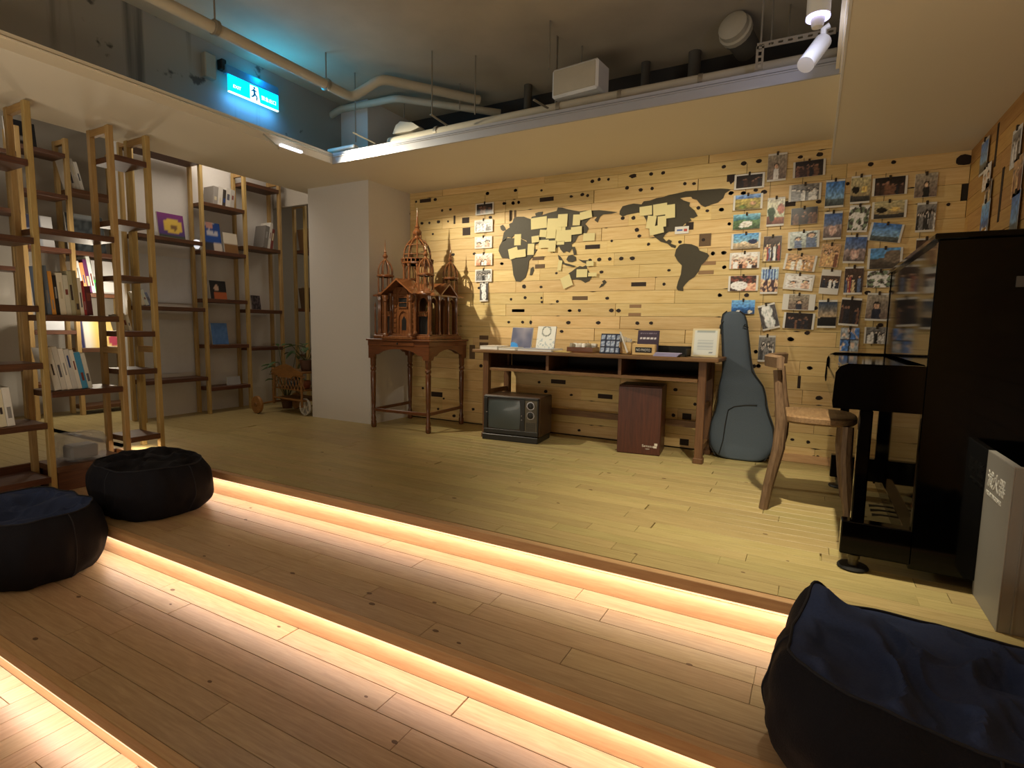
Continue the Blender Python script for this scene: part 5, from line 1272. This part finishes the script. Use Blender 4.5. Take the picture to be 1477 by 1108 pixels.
def stand(px, y_, w, h, fn, label, tilt=14, name='book', cat='book', edge=(200, 200, 200), z=0, rz=0, frame=None):
    q = dp(px, y_); o = thing(name, label, cat, (q.x, y_, DZ+z), R(rz))
    M = Matrix.Rotation(R(-tilt), 4, 'X')
    obj('cover' if not frame else 'frame', MB().box(-w/2, w/2, 0, .012, 0, h, bev=.0015).xf(M), bookmat(edge), o)
    k = 1 if not frame else frame
    grid_print('cover_picture', w*.97*k, h*.97*(1-(1-k)*.7), fn, o, M @ Matrix.Translation((0, -.001, h/2)), 22, 26)
    obj('easel', MB().tube([M @ Vector((0, .012, h*.6)), (0, .012+h*.42, .004)], .004, 6), LIGHTW, o)
    return o
def bluebook(u, v):
    if blob(u, v, .12, .12, .2, .6): return (60, 150, 230)
    n_ = noise.noise((u*3, v*3, 4))
    return mixc((92, 96, 124), (176, 168, 176), max(0, .5-abs(u-.6))*1.6*v+n_*.4)
stand(750, 3.60, .175, .172, bluebook, 'grey and blue picture book standing on the desk')
def ringbook(u, v):
    d = math.hypot((u-.5), (v-.80)*1.15)
    if .20 < d < .26: return (120, 128, 120)
    if v < .5 and noise.noise((u*9, v*14, 2)) > .25: return (176, 190, 196)
    return (232, 232, 224)
stand(785, 3.62, .15, .185, ringbook, 'white book with a ring drawing standing on the desk')
q = dp(841, 3.60)
o = thing('wooden_tray', 'low wooden tray filled with small white packets on the desk', 'tray', q)
obj('tray_base', MB().box(-.095, .095, -.07, .07, 0, .006), MAHOG, o)
obj('tray_side', MB().box(-.095, .095, -.07, -.064, .006, .038).box(-.095, .095, .064, .07, .006, .038).box(-.095, -.089, -.064, .064, .006, .038).box(.089, .095, -.064, .064, .006, .038), MAHOG, o)
rr_ = random.Random(5)
for i in range(4):
    for j in range(3):
        pk_ = obj('packet', MB().box(-.018, .018, -.016, .016, 0, .05, bev=.006), PAPER if (i+j) % 3 else bookmat((150, 140, 120)), None, q+Vector((-.07+i*.045, -.042+j*.042, .0075)), (R(rr_.uniform(-14, 14)), R(rr_.uniform(-18, 18)), R(rr_.uniform(0, 90))))
        pk_.location.z += .006
        tag(pk_, 'small %s packet in the desk tray, %s from the left in the %s row' % ('white' if (i+j) % 3 else 'tan', ('first', 'second', 'third', 'last')[i], ('front', 'middle', 'back')[j]), 'packet', 'packets in the tray')
def cards(u, v):
    a = (u*4) % 1; b_ = (v*3) % 1
    if .12 < a < .85 and .15 < b_ < .85 and u < .93: return mixc((200, 210, 226), (90, 110, 150), noise.noise((u*14, v*12, 0))+.4)
    return (36, 44, 66)
stand(879, 3.56, .145, .14, cards, 'navy sheet of small blue and white pictures standing beside the tray', edge=(40, 46, 66))
q = dp(903, 3.60)
o = thing('pen_holder', 'wooden holder with upright papers and pens in the middle of the desk', 'holder', q)
obj('holder', MB().box(-.04, .04, -.03, -.024, 0, .08).box(-.04, .04, .024, .03, 0, .08).box(-.04, -.034, -.024, .024, 0, .08).box(.034, .04, -.024, .024, 0, .08).box(-.04, .04, -.03, .03, 0, .004), LIGHTW, o)
for i in range(5): obj('paper_slip', MB().box(-.001, .001, -.02, .02, 0, .12-.006*i, bev=0).xf(Matrix.Translation((-.02+i*.012, 0, .006)) @ Matrix.Rotation(R(-10+i*3), 4, 'Y')), PAPER, o)
obj('white_pen', MB().tube([(.02, -.034, .012), (-.035, -.034, .15)], .006, 8), WHITE, o)
obj('brush', MB().tube([(-.02, -.034, .01), (-.03, -.036, .08)], .007, 8), DESKW, o)
def broch(u, v):
    if .15 < u < .6 and .08 < v < .38: return (206, 214, 236)
    if .1 < u < .9 and .62 < v < .70 and int(u*26) % 5: return (226, 222, 226)
    if .62 < u < .9 and .36 < v < .42: return (170, 160, 170)
    if .1 < u < .9 and .86 < v < .9 and int(u*30) % 3: return (150, 140, 156)
    return (70, 58, 76)
stand(933, 3.66, .145, .165, broch, 'dark purple brochure standing behind the wooden block sign', edge=(60, 50, 64), z=.0, tilt=10)
q = dp(929, 3.54)
o = thing('block_sign', 'small light wooden block sign with a black plate', 'sign', q)
obj('block', MB().box(-.075, .075, -.02, .02, 0, .072, bev=.003), LIGHTW, o)
obj('plate', MB().box(-.053, .055, -.0215, -.019, .018, .052), BLACKM, o)
text('NO PHOTO', .024, WHITE, o, Matrix.Translation((-.047, -.022, .027)) @ Matrix.Rotation(R(90), 4, 'X'), xs=.72)
q = dp(965, 3.62)
o = thing('document_tray', 'open pale wooden tray with a dark lining holding papers on the desk', 'tray', q)
obj('tray_side', MB().box(-.125, .125, .085, .092, 0, .062).box(.119, .125, -.08, .085, 0, .05).box(-.125, -.119, -.08, .085, 0, .05).box(-.125, .125, -.08, .085, 0, .004), BLACKM, o)
obj('rim', MB().box(-.128, .128, .083, .095, .062, .068), LIGHTW, o)
o = thing('paper_stack', 'stack of lavender leaflets on the front edge of the desk', 'paper', dp(961, 3.505)+Vector((0, .0, .0)))
for i in range(4): obj('leaflet', MB().box(-.075+i*.004, .075+i*.006, -.035, .035, .001+i*.006, .0055+i*.006), bookmat((176, 172, 214)), o)
def cert(u, v):
    if u < .09 or u > .91 or v < .07 or v > .93: return (228, 214, 176)
    if v > .86 and .15 < u < .85: return (170, 180, 180)
    if .70 < v < .73 and .2 < u < .4: return (110, 120, 130)
    if .2 < u < .8 and .25 < v < .68 and int(v*34) % 2: return (196, 204, 206)
    if .66 < u < .8 and .12 < v < .17: return (110, 120, 130)
    return (226, 230, 226)
stand(1016, 3.60, .165, .185, cert, 'certificate in a pale wooden frame at the right end of the desk', name='picture_frame', cat='frame', edge=(226, 204, 158), tilt=12)
